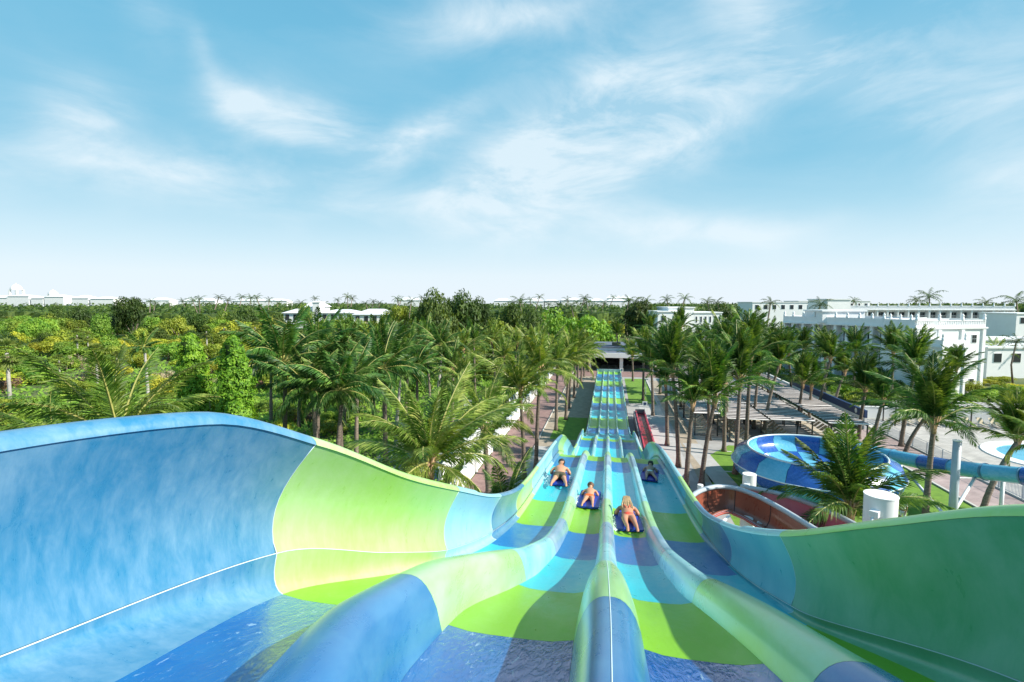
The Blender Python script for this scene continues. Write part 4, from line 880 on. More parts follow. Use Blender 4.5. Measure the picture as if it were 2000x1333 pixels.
# hotel garden shrubs
for (px, py, key, r_, h) in [(1960, 740, 'bush_y', 3, 1.6), (1920, 745, 'bush_y', 3, 1.5), (1990, 755, 'bush_y', 3, 1.6), (1880, 760, 'bush', 3, 2.2), (1975, 770, 'bush', 3, 2.4), (1930, 775, 'low', 3, 2.2), (1850, 778, 'low', 3, 2.2), (1990, 790, 'bush', 3, 2.2), (1900, 790, 'bush', 2.6, 2.0), (1960, 795, 'dark', 2.4, 2.0), (1820, 790, 'low', 2.6, 2.4), (1770, 790, 'bush', 2.6, 2.4), (1730, 785, 'low', 2.6, 2.6), (1690, 780, 'bush', 2.6, 2.6), (1650, 770, 'low', 2.6, 2.6), (1740, 765, 'bush', 3, 3), (1660, 755, 'bush', 3, 3), (1800, 760, 'bush', 3, 3.4), (1620, 745, 'low', 3, 3), (1575, 735, 'bush', 3, 3.4), (1700, 750, 'dark', 3, 3.5), (1520, 728, 'bush', 3, 3.5), (1860, 745, 'bush', 2.5, 2), (1960, 722, 'dark', 2.4, 1.5), (1995, 728, 'dark', 2.4, 1.5)]:
    g = ground(px, py + 8); tree(g, h, r_, key, {'bush_y': 'yellow flowering shrub', 'bush': 'green shrub', 'low': 'fresh green shrub', 'dark': 'dark green shrub'}[key] + ' in the hotel garden behind the pool terrace', 'shrubs in the hotel garden', 'shrub', 'shrub')
# vine covered columns
def vine(label, px, topy, d, halfw, seed):
    r = random.Random(seed); t = at(px, topy, d); H = t.z; root = thing('vine_column', label, 'climbing plant', (t.x, t.y, 0))
    obj('trunk', MB().tube([(0, 0, 0), (0, 0, H - .5)], [.3, .15], 8), M['wood'], root, True)
    mb = MB(); sil = [1.0 + .10*sin(q*.8 + seed) + .09*sin(q*2.9 + seed) for q in range(40)]
    for i in range(17000):
        f = r.random(); z = H*f; w = halfw*(1.5 - .65*f)*sil[int(f*39)]*(1 if f < .88 else sqrt(max(0.02, (1 - f)/.12)))
        a = r.uniform(0, 2*pi); rr = w*(1 - .3*r.random()**2)*(1 + .14*sin(3*a + z*1.3) + .1*sin(5*a - z*2.1)); p = Vector((cos(a)*rr, sin(a)*rr, z))
        n = Vector((cos(a), sin(a), .5)) + Vector((r.gauss(0, .45), r.gauss(0, .45), r.gauss(0, .45))); n.normalize(); u = n.orthogonal(); u = (Matrix.Rotation(r.uniform(0, 6.28), 3, n) @ u).normalized()*r.uniform(.05, .115); v = n.cross(u)*.75
        mb.add([p - u, p - u*.2 + v, p + u, p - u*.2 - v], [(0, 1, 2, 3)])
    tag(obj('leaf_cover', mb, M['vine'], root), kind='stuff')
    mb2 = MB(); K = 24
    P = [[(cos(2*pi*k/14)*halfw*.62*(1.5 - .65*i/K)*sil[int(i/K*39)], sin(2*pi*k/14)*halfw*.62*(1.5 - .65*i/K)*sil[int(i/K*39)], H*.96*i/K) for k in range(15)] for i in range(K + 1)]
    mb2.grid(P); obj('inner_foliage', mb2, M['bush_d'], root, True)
vine('left one of two tall columns smothered in bright green vine', 372, 652, 33, .98, 3)
vine('right one of two tall columns smothered in bright green vine', 455, 656, 31, .92, 9)
vine_low = at(410, 740, 33); tree((vine_low.x, vine_low.y), vine_low.z, 2.3, 'low', 'bright green mound of vine filling the gap between the two vine columns', None, 'vine_mound', 'climbing plant')
# dry clearing at far left
cg = ground(60, 835); mb = MB(); mb.lathe([(0, .03), (5, .02)], 24, (cg.x, cg.y, 0)); struct('bare_earth', mb, mat('bare_earth', (.42, .28, .18), .95, 0, 1, .5, 4, col2=(.22, .17, .1)))

# ------------------------------------------------------------------ walls, pavilion
wl = thing('boundary_wall', 'long white rendered wall with capped posts left of the red walkway', 'wall')
y = 22.
while y < 110:
    obj('wall_panel', MB().box(-11.62, y + .16, 0, -11.42, y + 2.84, 1.25), M['white'], wl)
    obj('coping', MB().box(-11.68, y + .14, 1.25, -11.36, y + 2.86, 1.33), M['white2'], wl)
    obj('post', MB().box(-11.72, y - .16, 0, -11.32, y + .16, 1.5), M['white2'], wl); y += 3
wl2 = thing('boundary_wall', 'lower grey white wall running behind the white one along the drive', 'wall')
obj('wall_panel', MB().box(-13.9, 40, 0, -13.7, 110, 1.1), M['white'], wl2); obj('coping', MB().box(-13.96, 40, 1.1, -13.64, 110, 1.18), M['white2'], wl2)
sheet('drive', rect(-22, 30, -13.9, 80), .03, M['conc'])
pv = thing('pavilion', 'long flat roofed open pavilion with dark interior at the end of the slide', 'pavilion')
obj('roof', MB().box(-9, 112, 3.3, 15, 138, 3.75), M['roofg'], pv)
obj('fascia', MB().box(-9.3, 111.6, 3.0, 15.3, 111.98, 4.0), M['white2'], pv)
obj('upper_roof', MB().box(-5.5, 120, 3.76, 11, 134, 4.5), M['white'], pv)
obj('upper_roof_slab', MB().box(-5.9, 119.6, 4.52, 11.4, 134.4, 4.75), M['roofg'], pv)
obj('roof_vent', MB().box(.6, 122, 4.76, 2.6, 124, 5.5), M['wood'], pv)
obj('back_wall', MB().box(-9, 128, 0, 15, 128.3, 3.28), M['dark'], pv)
for x in (-8.5, -4.2, 2.6, 9, 14.6): obj('column', MB().box(x - .35, 112.2, 0, x + .35, 112.8, 2.98), M['white2'], pv)
obj('counter', MB().box(-2, 124, 0, 12, 125, 1.1), M['dark'], pv)
for x in (-.4, 1.2, 5.0, 6.4): obj('notice_board', MB().box(x, 127.8, 1.6, x + 1.1, 127.96, 2.6), M['white2'], pv)
pf = sheet('pavilion_floor', rect(-9, 112, 15, 128), .02, M['conc'])
def stool(p, label):
    t = thing('bar_stool', label, 'stool', p, 0, 'bar stools in the pavilion'); obj('seat', MB().lathe([(0, .7), (.2, .7), (.2, .76), (0, .76)], 10), M['dark'], t)
    for a in range(4): obj('leg', MB().tube([(.08*cos(a*pi/2), .08*sin(a*pi/2), .7), (.2*cos(a*pi/2), .2*sin(a*pi/2), 0)], .02, 5), M['steel'], t)
    return t
s0 = stool((0, 118, 0.02), 'bar stool in the shade of the pavilion')
for i in range(7): dup(s0, (1.4*i + 1.5, 118 + (i % 3), .02))
# yellow awning
aw = thing('awning', 'yellow fabric awning among the palms right of the pavilion', 'awning'); c = at(1345, 672, 112)
obj('canopy', MB().add([(c.x - 3, c.y, c.z - .6), (c.x + 3, c.y, c.z - .6), (c.x + 3, c.y + 3, c.z + .6), (c.x - 3, c.y + 3, c.z + .6), (c.x - 3, c.y, c.z - 1), (c.x + 3, c.y, c.z - 1)], [(0, 1, 2, 3), (4, 5, 1, 0)]), mat('yellow_fabric', (.75, .42, .08), .8, .05, 2), aw)
for sx in (-2.9, 2.9): obj('post', MB().tube([(c.x + sx, c.y + .1, 0), (c.x + sx, c.y + .1, c.z - .6)], .06, 6), M['steel'], aw)

# signs
def sign(px, py, by, label):
    g = ground(px, by); d = fwd(g); t = at(px, py, d); o = thing('sign_post', label, 'sign', g); s = .32
    obj('post', MB().tube([(0, 0, 0), (0, 0, t.z - .3)], .035, 6), M['whitesteel'], o); 
    obj('board', MB().box(-s, -.03, t.z - s, s, .0, t.z + s), M['white2'], o)
    mb = MB(); mb.lathe([(0, 0), (s*.55, 0)], 20); obj('round_symbol', mb, M['navy'], o, loc=(0, -.036, t.z), rot=(pi/2, 0, 0))
    mb = MB(); mb.lathe([(s*.62, 0), (s*.74, 0)], 20); obj('ring', mb, M['steel'], o, loc=(0, -.036, t.z), rot=(pi/2, 0, 0))
sign(1259, 789, 812, 'small white sign with round blue symbol beside the red channel'); sign(1214, 723, 735, 'small white sign with round blue symbol at the far end of the slide')
lp = thing('garden_lamp', 'slim white garden lamp on the narrow right lawn', 'lamp', ground(1261, 770)); hh = at(1261, 742, fwd(ground(1261, 770))).z
obj('post', MB().tube([(0, 0, 0), (0, 0, hh)], .05, 6), M['whitesteel'], lp); obj('lamp_head', MB().box(-.35, -.12, hh, .35, .12, hh + .12), M['whitesteel'], lp)
gl = ground(1002, 905); gl.x = -12.2; gl.y = 42
lp = thing('garden_lamp', 'slim grey lamp post behind the white wall', 'lamp', gl); obj('post', MB().tube([(0, 0, 0), (0, 0, 3.1)], .05, 6), M['whitesteel'], lp); obj('lamp_head', MB().lathe([(0, 3.3), (.16, 3.25), (.18, 3.05), (.05, 3.0)], 10), M['whitesteel'], lp, True)

# red channel beside the runout
rc = thing('red_flume', 'narrow dark red water channel with grey sides right of the slide', 'water channel')
def tri(y): return 3.15 + (y - 47)*0
def prism(x0, y0, x1, y1, w, z0, z1): return MB().add([(x0 - w, y0, z0), (x0 + w, y0, z0), (x1 + w, y1, z0), (x1 - w, y1, z0), (x0 - w, y0, z1), (x0 + w, y0, z1), (x1 + w, y1, z1), (x1 - w, y1, z1)], [(0, 3, 2, 1), (4, 5, 6, 7), (0, 1, 5, 4), (1, 2, 6, 5), (2, 3, 7, 6), (3, 0, 4, 7)])
XA = 3.95
obj('channel_floor', prism(XA, 30, XA, 66, .45, .8, .92), M['redwater'], rc)
for sx in (-.52, .52): obj('channel_rim', prism(XA + sx, 30, XA + sx, 66, .07, .0, 1.25), mat('red_rim', (.5, .05, .09), .35), rc)
obj('channel_end', MB().box(XA - .59, 66.05, 0, XA + .59, 66.2, 1.4), M['skirt'], rc)
obj('side_wall', prism(XA - .72, 30, XA - .72, 66, .10, 0, 1.15), M['skirt'], rc)
struct('gutter', MB().box(2.3, 40, 0, 3.1, 68, .05), M['skirt'])

# ------------------------------------------------------------------ pergolas and loungers
def make_pergola(label, x0, x1, y0, y1, z=2.55, along='y'):
    o = thing('pergola', label, 'pergola', (0, 0, 0), 0, None)
    for x in (x0, x1):
        obj('beam', MB().box(x - .06, y0, z - .16, x + .06, y1, z), M['beam'], o)
        ny = max(2, int((y1 - y0)/4.4) + 1)
        for i in range(ny):
            yy = y0 + .1 + (y1 - y0 - .2)*i/(ny - 1); obj('post', MB().box(x - .055, yy - .055, 0, x + .055, yy + .055, z - .162), M['pergola'], o)
    mb_ = MB().box(-(x1 - x0)/2 - .25, 0, 0, (x1 - x0)/2 + .25, .22, .10).mesh('batten'); mb_.materials.append(M['beam'])
    yy = y0; me = MB().box(-(x1 - x0)/2 - .25, 0, 0, (x1 - x0)/2 + .25, .48, .05).mesh('slat'); me.materials.append(M['slat'])
    while yy < y1 - .15:
        obj('slat', me, None, o, loc=((x0 + x1)/2, yy, z + .01)); obj('batten', mb_, None, o, loc=((x0 + x1)/2, yy + .5, z + .01)); yy += .8
    return o
def make_lounger():
    o = thing('sun_lounger', 'x', 'sun lounger'); f = MB()
    for s in (-.32, .32):
        f.tube([(s, -.95, .30), (s, .35, .32)], .022, 5); f.tube([(s, .3, .32), (s, .95, .86)], .022, 5)
        f.tube([(s, -.8, .3), (s, -.55, .02), (s, -.3, .3)], .02, 5); f.tube([(s, .1, .3), (s, .35, .02), (s, .6, .4)], .02, 5)
    f.tube([(-.32, -.95, .3), (.32, -.95, .3)], .02, 5); obj('frame', f, M['lframe'], o)
    obj('seat', MB().add([(-.3, -.93, .31), (.3, -.93, .31), (.3, -.3, .28), (-.3, -.3, .28), (.3, .32, .33), (-.3, .32, .33), (-.3, -.93, .28), (.3, -.93, .28), (.3, .32, .30), (-.3, .32, .30)], [(0, 1, 2, 3), (3, 2, 4, 5), (6, 9, 8, 7), (0, 6, 7, 1)]), M['sling'], o)
    obj('backrest', MB().add([(-.3, .32, .34), (.3, .32, .34), (.3, .95, .87), (-.3, .95, .87), (-.3, .34, .31), (.3, .34, .31), (.3, .97, .84), (-.3, .97, .84)], [(0, 1, 2, 3), (4, 7, 6, 5), (3, 2, 6, 7)]), M['sling'], o)
    return o
LG = make_lounger(); used = False
def lounger(x, y, rz, label, group):
    global used
    if not used: LG.location = (x, y, .02); LG.rotation_euler = (0, 0, rz); LG['label'] = label; LG['group'] = group; used = True; return LG
    return dup(LG, (x, y, .02), rz, label, group=group)
ROWS = [('left most', 9.6, 12.0, 59.5, 84), ('second', 12.8, 16.4, 57.2, 104), ('third', 17.2, 21.0, 57.6, 108), ('right most', 22.6, 25.9, 57.0, 112)]
names = ['leftmost', 'second', 'third', 'rightmost']
for i, (_, x0, x1, y0, y1) in enumerate(ROWS):
    k = 0; y = y0
    while y < y1 - 3:
        ye = min(y + 8.8, y1)
        make_pergola('%s section from the front of the %s pergola row' % (['first', 'second', 'third', 'fourth', 'fifth', 'sixth', 'seventh'][k], names[i]), x0, x1, y, ye, 2.55 + .04*(k % 2)); y = ye + .35; k += 1
    yy = y0 + .3
    lbl = 'cream sling sun lounger in the line under the %s pergola row' % names[i]
    while yy < min(y1, 92):
        lounger(x0 + 1.05 + RG.uniform(-.05, .05), yy, -pi/2 + RG.uniform(-.08, .08), lbl, 'sun loungers under the %s pergola row' % names[i]); yy += 1.0
        if (i == 0 and yy > 72): yy += 1
make_pergola('long pergola over the loungers along the white terrace wall', 33.5, 56, 68.2, 70.9, 2.75) if False else None
def pergola_x(label, x0, x1, y0, y1, z):
    o = thing('pergola', label, 'pergola')
    for y in (y0, y1):
        obj('beam', MB().box(x0, y - .06, z - .16, x1, y + .06, z), M['beam'], o); n = int((x1 - x0)/4.5) + 1
        for i in range(n + 1): xx = x0 + .1 + (x1 - x0 - .2)*i/n; obj('post', MB().box(xx - .055, y - .055, 0, xx + .055, y + .055, z - .162), M['pergola'], o)
    me = MB().box(0, -(y1 - y0)/2 - .25, 0, .2, (y1 - y0)/2 + .25, .05).mesh('slat'); me.materials.append(M['slat']); x = x0
    while x < x1: obj('slat', me, None, o, loc=(x, (y0 + y1)/2, z + .01)); x += .55
pergola_x('long pergola in front of the curved white terrace wall at the right', 34, 62, 68.6, 71.4, 2.7)
tw = thing('terrace_wall', 'low white wall behind the loungers on the pool terrace', 'wall')
for i in range(10):
    x0 = 32 + i*3.4; obj('wall_panel', MB().box(x0, 72.6, 0, x0 + 3.39, 72.85, 1.5), M['white'], tw); obj('coping', MB().box(x0, 72.55, 1.5, x0 + 3.39, 72.9, 1.58), M['white2'], tw)
for i in range(17):
    lounger(35 + i*1.35 + RG.uniform(-.1, .1), 70.4, RG.uniform(-.15, .15), 'cream sun lounger in the row against the white terrace wall', 'sun loungers along the terrace wall')
nw = thing('screen_wall', 'white wall topped by a navy blue panel right of the pergolas', 'wall')
for i in range(16):
    y0 = 66 + i*3.2; obj('wall_panel', MB().box(29.6, y0, 0, 29.85, y0 + 3.19, 1.4), M['white'], nw)
    if i < 8: obj('navy_panel', MB().box(29.58, y0, 1.41, 29.87, y0 + 3.19, 2.3), M['navy'], nw)
mb = MB(); mb.lathe([(0, 0), (.32, 0)], 16); obj('white_emblem', mb, M['white2'], nw, loc=(29.57, 68.2, 1.85), rot=(0, -pi/2, 0))
# railing
def railing(label, p0, p1, h=1.1, n=None):
    o = thing('railing', label, 'railing'); p0 = Vector(p0); p1 = Vector(p1); L = (p1 - p0).length; d = (p1 - p0).normalized(); n = int(L/.14)
    mb = MB()
    for i in range(n): q = p0 + d*(i*.14); mb.box(q.x - .012, q.y - .012, .1, q.x + .012, q.y + .012, h - .04)
    tag(obj('bars', mb, M['steel'], o), kind='stuff')
    for z in (.1, h): obj('rail', MB().tube([p0 + Vector((0, 0, z)), p1 + Vector((0, 0, z))], .025, 5), M['steel'], o)
    for i in range(int(L/2.4) + 1): q = p0 + d*(i*2.4); obj('post', MB().box(q.x - .04, q.y - .04, 0, q.x + .04, q.y + .04, h + .05), M['steel'], o)
railing('grey metal railing between the pink walkway and the pool terrace', (30.95, 30, .1), (30.95, 66, .1))

# ------------------------------------------------------------------ blue bowl and tube
BC = at(1590, 880, 39); R0 = 4.7; ZR = BC.z
M['b_blue'] = slide_mat('bowl_blue', (.02, .10, .40), (.08, .2, .5), .25, .3); M['b_turq'] = slide_mat('bowl_turquoise', (.10, .42, .62), (.3, .6, .75), .25, .3)
bw = thing('bowl_slide', 'big round open bowl slide chequered in dark and light blue', 'water slide', (BC.x, BC.y, 0))
def arcs(prof, n, mk, ph=0, name='panel', off=0):
    for k in range(n):
        a0 = 2*pi*k/n + ph; a1 = 2*pi*(k + 1)/n + ph - .006
        obj(name, MB().lathe(prof, 5, (0, 0, 0), a0, a1), M[('b_blue', 'b_turq')[(k + off) % 2]], bw, True)
z1, z2 = ZR - 1.2, ZR - 2.4
arcs([(R0 + .02, ZR - .03), (R0 + .8, ZR - .4), (R0 + 1.15, z1 + .02)], 16, 0, .15, 'outer_panel', 0)
arcs([(R0 + 1.14, z1 - .02), (R0 + .95, z1 - .65), (R0 + .3, z2)], 16, 0, .15, 'outer_panel', 1)
arcs([(R0 - .04, ZR - .03), (R0 + .1, ZR - .45), (R0 - .1, ZR - .9), (R0 - .7, ZR - 1.25)], 16, 0, .35, 'inner_panel', 0)
arcs([(R0 - .72, ZR - 1.26), (R0 - 2.6, ZR - 1.55), (1.0, ZR - 1.85)], 16, 0, .35, 'floor_sector', 1)
obj('rim', MB().tube([(R0*cos(a*pi/32), R0*sin(a*pi/32), ZR) for a in range(65)], .075, 6, False), M['seam'], bw, True)
obj('belt_flange', MB().tube([((R0 + 1.16)*cos(a*pi/32), (R0 + 1.16)*sin(a*pi/32), z1) for a in range(65)], .05, 6, False), M['seam'], bw, True)
obj('drain', MB().lathe([(0, ZR - 1.9), (1.0, ZR - 1.84)], 20), M['b_blue'], bw, True)
for q in range(6):
    a = q*pi/3 + .3; obj('support_leg', MB().tube([((R0 - .3)*cos(a), (R0 - .3)*sin(a), 0), ((R0 - .3)*cos(a), (R0 - .3)*sin(a), z2 + .3)], .12, 8), M['steel'], bw, True)
tu = thing('tube_slide', 'enclosed blue tube slide crossing the lawn to the right edge', 'water slide')
TP = [at(1640, 868, 47), at(1690, 880, 45), at(1745, 892, 42.5), at(1800, 903, 40), at(1860, 913, 37.5), at(1925, 922, 35), at(1998, 930, 33), at(2090, 940, 31), at(2200, 950, 29)]
for i in range(len(TP) - 1):
    a, b = TP[i], TP[i + 1]; g = (b - a).normalized()*.02
    obj('tube_section', MB().tube([a + g, a.lerp(b, .5), b - g], .56, 16, False), M[('b_turq', 'b_turq', 'b_turq', 'b_blue', 'b_turq', 'b_turq', 'b_blue', 'b_turq')[i]], tu, True)
    obj('flange', MB().tube([b - g, b + g], .62, 16), M['w_blue'], tu, True)
pb = at(1858, 1040, 31); ptop = at(1863, 862, 31)
po = thing('steel_pole', 'tall grey steel pole carrying the blue tube', 'pole', (pb.x, pb.y, 0))
obj('shaft', MB().tube([(0, 0, 0), (0, 0, ptop.z)], [.23, .22], 14), M['steel'], po, True); obj('cap', MB().lathe([(.24, 0), (.24, .06), (0, .08)], 14), M['whitesteel'], po, loc=(0, 0, ptop.z))
tcn = at(1905, 918, 35.5) - pb; tcn.z += 0
for (dz, r_) in ((1.6, .03), (-.7, .10)):
    q = Vector((tcn.x, tcn.y, at(1905, 918, 35.5).z - .6)); obj('arm', MB().tube([(0, 0, q.z + dz), q], r_, 8), M['whitesteel'], po, True)
q = at(1775, 912, 39); obj('arm', MB().tube([(0, 0, q.z - 1.0), (q.x - pb.x, q.y - pb.y, q.z - .55)], .1, 8), M['whitesteel'], po, True)
for (px, d) in ((1760, 42), (1960, 34.3)):
    q = at(px, 895 if px < 1800 else 926, d); t = thing('tube_support', 'white steel leg under the %s of the blue tube' % ('left part' if px < 1800 else 'right part'), 'support', (q.x, q.y, 0)); obj('leg', MB().tube([(0, 0, 0), (0, 0, q.z - .56)], .12, 10), M['whitesteel'], t, True); obj('base_plate', MB().box(-.3, -.3, 0, .3, .3, .04), M['steel'], t)

# ------------------------------------------------------------------ red flume with pillars
M['rust'] = slide_mat('red_flume_inside', (.26, .07, .04), (.36, .15, .10), .3, .5, stretch=(1, 1, .3)); M['pink'] = slide_mat('pink_flume_wall', (.50, .12, .18), (.62, .26, .30), .4, .5); M['redp'] = slide_mat('red_flume_outside', (.42, .04, .02), (.4, .1, .06), .3, .3)
def flume(label, pts, ww, outs, hin, mi, mo, name='flume_slide', seg=6):
    """open channel swept along pts; outs = height of the outer (left) wall, hin of the inner wall"""
    o = thing(name, label, 'water slide'); n = len(pts); cs = []
    prof = [(-1.0, outs), (-1.06, outs*.62), (-.92, .22), (-.6, .02), (0, -.04), (.6, .02), (.92, .22), (1.0, hin)]
    def ring(i, k=0):
        p = pts[i]; t = (pts[min(i + 1, n - 1)] - pts[max(i - 1, 0)]); t.z = 0; t.normalize(); sd = Vector((t.y, -t.x, 0))
        return [p + sd*(u*ww + (k if u > 0 else -k)) + Vector((0, 0, v - k*.8)) for u, v in prof]
    i = 0
    while i < n - 1:
        j = min(i + seg, n - 1)
        obj('channel_section', MB().grid([ring(q) for q in range(i, j + 1)]), mi, o, True); obj('outer_skin', MB().grid([ring(q, .06) for q in range(i, j + 1)]), mo, o, True)
        i = j
    R_ = [ring(q) for q in range(n)]
    for c, w in ((0, .11), (-1, .05)): obj('rim', MB().tube([r[c] + Vector((0, 0, .0)) for r in R_], w, 6), M['steel'], o, True)
    for q in range(seg, n - 1, seg): obj('joint', MB().tube([v + Vector((0, 0, .0)) for v in R_[q]], .02, 4), M['dark'], o, True)
    return o
def path_from_rim(rim, n, ww, outs):
    P = [at(*q) for q in rim]; out = []
    m = len(P) - 1
    for i in range(n + 1):
        f = i/n*m; k = min(int(f), m - 1); t = f - k; p0, p1, p2, p3 = P[max(k - 1, 0)], P[k], P[k + 1], P[min(k + 2, m)]
        out.append(.5*((2*p1) + (p2 - p0)*t + (2*p0 - 5*p1 + 4*p2 - p3)*t*t + (3*p1 - p0 - 3*p2 + p3)*t**3))
    res = []
    for i, p in enumerate(out):
        t = out[min(i + 1, n)] - out[max(i - 1, 0)]; t.z = 0; t.normalize(); res.append(p + Vector((t.y, -t.x, 0))*ww - Vector((0, 0, outs)))
    return res
flume('rusty red open flume curling round behind the slide wall', path_from_rim([(1338, 1010, 18.6), (1343, 985, 19.6), (1354, 968, 20.8), (1374, 957, 21.8), (1402, 951, 22.4), (1436, 954, 22.4), (1476, 968, 21.6), (1520, 991, 20.3), (1562, 1016, 19), (1610, 1046, 17.6), (1670, 1085, 16)], 48, .34, 1.0), .34, 1.0, .12, M['rust'], M['redp'], seg=8)
flume('straight pink flume descending behind the green slide wall', path_from_rim([(1448, 950, 24.0), (1523, 965, 22.4), (1603, 992, 20.6), (1680, 1030, 19.0), (1760, 1066, 17.8)], 14, .5, .95), .5, .95, .1, M['pink'], M['pink'], seg=14)
def pillar(label, px, py, d, r, arm):
    t = at(px, py, d); o = thing('support_pillar', label, 'pillar', (t.x, t.y, 0), atan2(-t.x, t.y) - .25)
    obj('shaft', MB().lathe([(r, 0), (r, t.z - .03)], 28), M['whitesteel'], o, True); obj('cap_plate', MB().lathe([(r*1.03, t.z - .03), (r*1.03, t.z), (0, t.z + .01)], 28), M['white2'], o)
    fw = Vector((sin(YAW), -cos(YAW), 0))
    if arm:
        obj('bracket', MB().box(-.13, -r - .22, t.z - .62, .13, -r + .02, t.z - .42), M['whitesteel'], o); obj('strut', MB().tube([(0, -r - .16, t.z - .55), (-.25, -r - .45, t.z - 1.7)], .05, 8), M['whitesteel'], o, True)
    return o
pillar('thick white pillar with flat cap beside the low palm', 1721, 966, 17, .49, True); pillar('slimmer white pillar behind the red flume', 1464, 926, 27, .34, True)
pillar('small white pillar top at the left end of the red flume', 1368, 947, 26, .14, True); pillar('grey pillar inside the loop of the red flume', 1458, 1012, 21.5, .26, False)
fl = obj('strut_frame', MB().tube([at(1392, 1035, 20.5), at(1425, 1008, 21)], .07, 6).tube([at(1412, 1040, 20.5), at(1452, 1035, 21)], .06, 6).tube([at(1480, 1020, 21), at(1520, 1045, 21)], .06, 6), M['whitesteel'])
tag(fl, 'white tubular struts below the red flume', 'frame')

# ------------------------------------------------------------------ hotel buildings
def wing(label, A, B, depth, H, storeys, bays, parapet='solid', name='hotel_building', open_bays=True, base=0, windows=False, flip=False):
    """facade runs from A (seen left) to B (seen right); the building lies behind it"""
    A = Vector((A[0], A[1], 0)); B = Vector((B[0], B[1], 0)); L = (B - A).length; rz = atan2(B.y - A.y, B.x - A.x)
    o = thing(name, label, 'building', A, rz); sh = (H - 1.2)/storeys; bw_ = L/bays
    obj('wall', MB().box(0, 1.8, 0, L, depth, H - 1.2), M['white'], o)
    obj('roof', MB().box(.3, .5, H - 1.18, L - .3, depth - .2, H - .9), M['roofg'], o)
    for e, (x0, x1) in enumerate(((0, .45), (L - .45, L))): obj('end_wall', MB().box(x0, .02, 0, x1, 1.78, H - 1.2), M['white'], o)
    obj('cornice', MB().box(-.25, -.25, H - 1.45, L + .25, 1.75, H - 1.21), M['white2'], o)
    if parapet == 'solid':
        obj('parapet', MB().box(0, 0, H - 1.2, L, .25, H), M['white'], o)
    else:
        obj('parapet_base', MB().box(0, 0, H - 1.2, L, .3, H - .85), M['white'], o); obj('parapet_rail', MB().box(0, .02, H - .2, L, .28, H), M['white2'], o)
        mb = MB(); k = .2
        while k < L: mb.box(k, .08, H - .849, k + .14, .22, H - .201); k += .34
        tag(obj('balusters', mb, M['white2'], o), kind='stuff')
    for q in ((0, depth - .25),): obj('parapet', MB().box(0, depth - .25, H - 1.2, L, depth, H), M['white'], o)
    for xx in (0, L - .25): obj('parapet', MB().box(xx, .3, H - 1.2, xx + .25, depth - .26, H), M['white'], o)
    for s in range(storeys):
        z0 = s*sh; 
        if open_bays: obj('balcony_slab', MB().box(.46, -.1, z0 - .12, L - .46, 1.79, z0 + .12), M['white2'], o)
        for b in range(bays):
            x0 = b*bw_
            if open_bays:
                if b: obj('pier', MB().box(x0 - .25, .0, z0 + .121, x0 + .25, 1.78, z0 + sh - .121), M['white'], o)
                w = obj('window', MB().box(x0 + bw_*.30, 1.72, z0 + .14, x0 + bw_*.90, 1.797, z0 + 2.25), M['white2'], o)
                for h_ in (0, 1): obj('pane', MB().box(x0 + bw_*(.32 + .29*h_), 1.69, z0 + .25, x0 + bw_*(.59 + .29*h_), 1.716, z0 + 2.15), M['glass'], w)
                r_ = MB(); r_.box(x0 + .26, .03, z0 + 1.0, x0 + bw_ - .26, .08, z0 + 1.06); 
                for q in range(int((bw_ - .6)/.3)): r_.box(x0 + .35 + q*.3, .04, z0 + .13, x0 + .38 + q*.3, .07, z0 + .99)
                obj('railing', r_, M['rail'], o)
            else:
                obj('bay_wall', MB().box(x0 + .46*(b == 0), .05, z0, x0 + bw_ - .46*(b == bays - 1), 1.78, z0 + sh - .001), M['white'], o)
                if windows and (b + s) % 2 == 0:
                    w = obj('window', MB().box(x0 + bw_*.42, -.01, z0 + 1.0, x0 + bw_*.42 + 1.0, .045, z0 + 2.4), M['white2'], o)
                    for h_ in (0, 1):
                        for v_ in (0, 1): obj('pane', MB().box(x0 + bw_*.42 + .08 + h_*.45, -.04, z0 + 1.08 + v_*.66, x0 + bw_*.42 + .47 + h_*.45, -.013, z0 + 1.68 + v_*.66), M['glass'], w)
    for b in range(bays + 1):
        xx = min(max(b*bw_, .2), L - .2); obj('finial', MB().lathe([(.24, 0), (.24, .35), (.12, .4), (.22, .6), (.2, .75), (.05, .95), (0, 1.1)], 8, (xx, .12, H)), M['white2'], o, True)
    if not open_bays:
        for b in range(bays + 1): xx = min(max(b*bw_, .3), L - .3); obj('pilaster', MB().box(xx - .28, -.16, 0, xx + .28, .045, H - 1.46), M['white2'], o)
    return o
A1, A2 = at(1530, 619, 106), at(1728, 628, 89); B1, B2 = at(1790, 628, 82), at(1926, 626, 84)
wing('shaded wing of the white hotel with open balconies behind the palms', A1, A2, 14, 12.1, 3, 9, 'solid')
wing('bright sunlit white corner block of the hotel with pilasters and finials', B1, B2, 6, 12.1, 3, 3, 'bal', open_bays=False, windows=True)
c1 = at(1735, 628, 88.5); wing('recessed balustraded part joining the two hotel wings', A2 + Vector((.5, -.3, 0)), B1 + Vector((-.3, .9, 0)), 4, 12.0, 3, 2, 'bal')
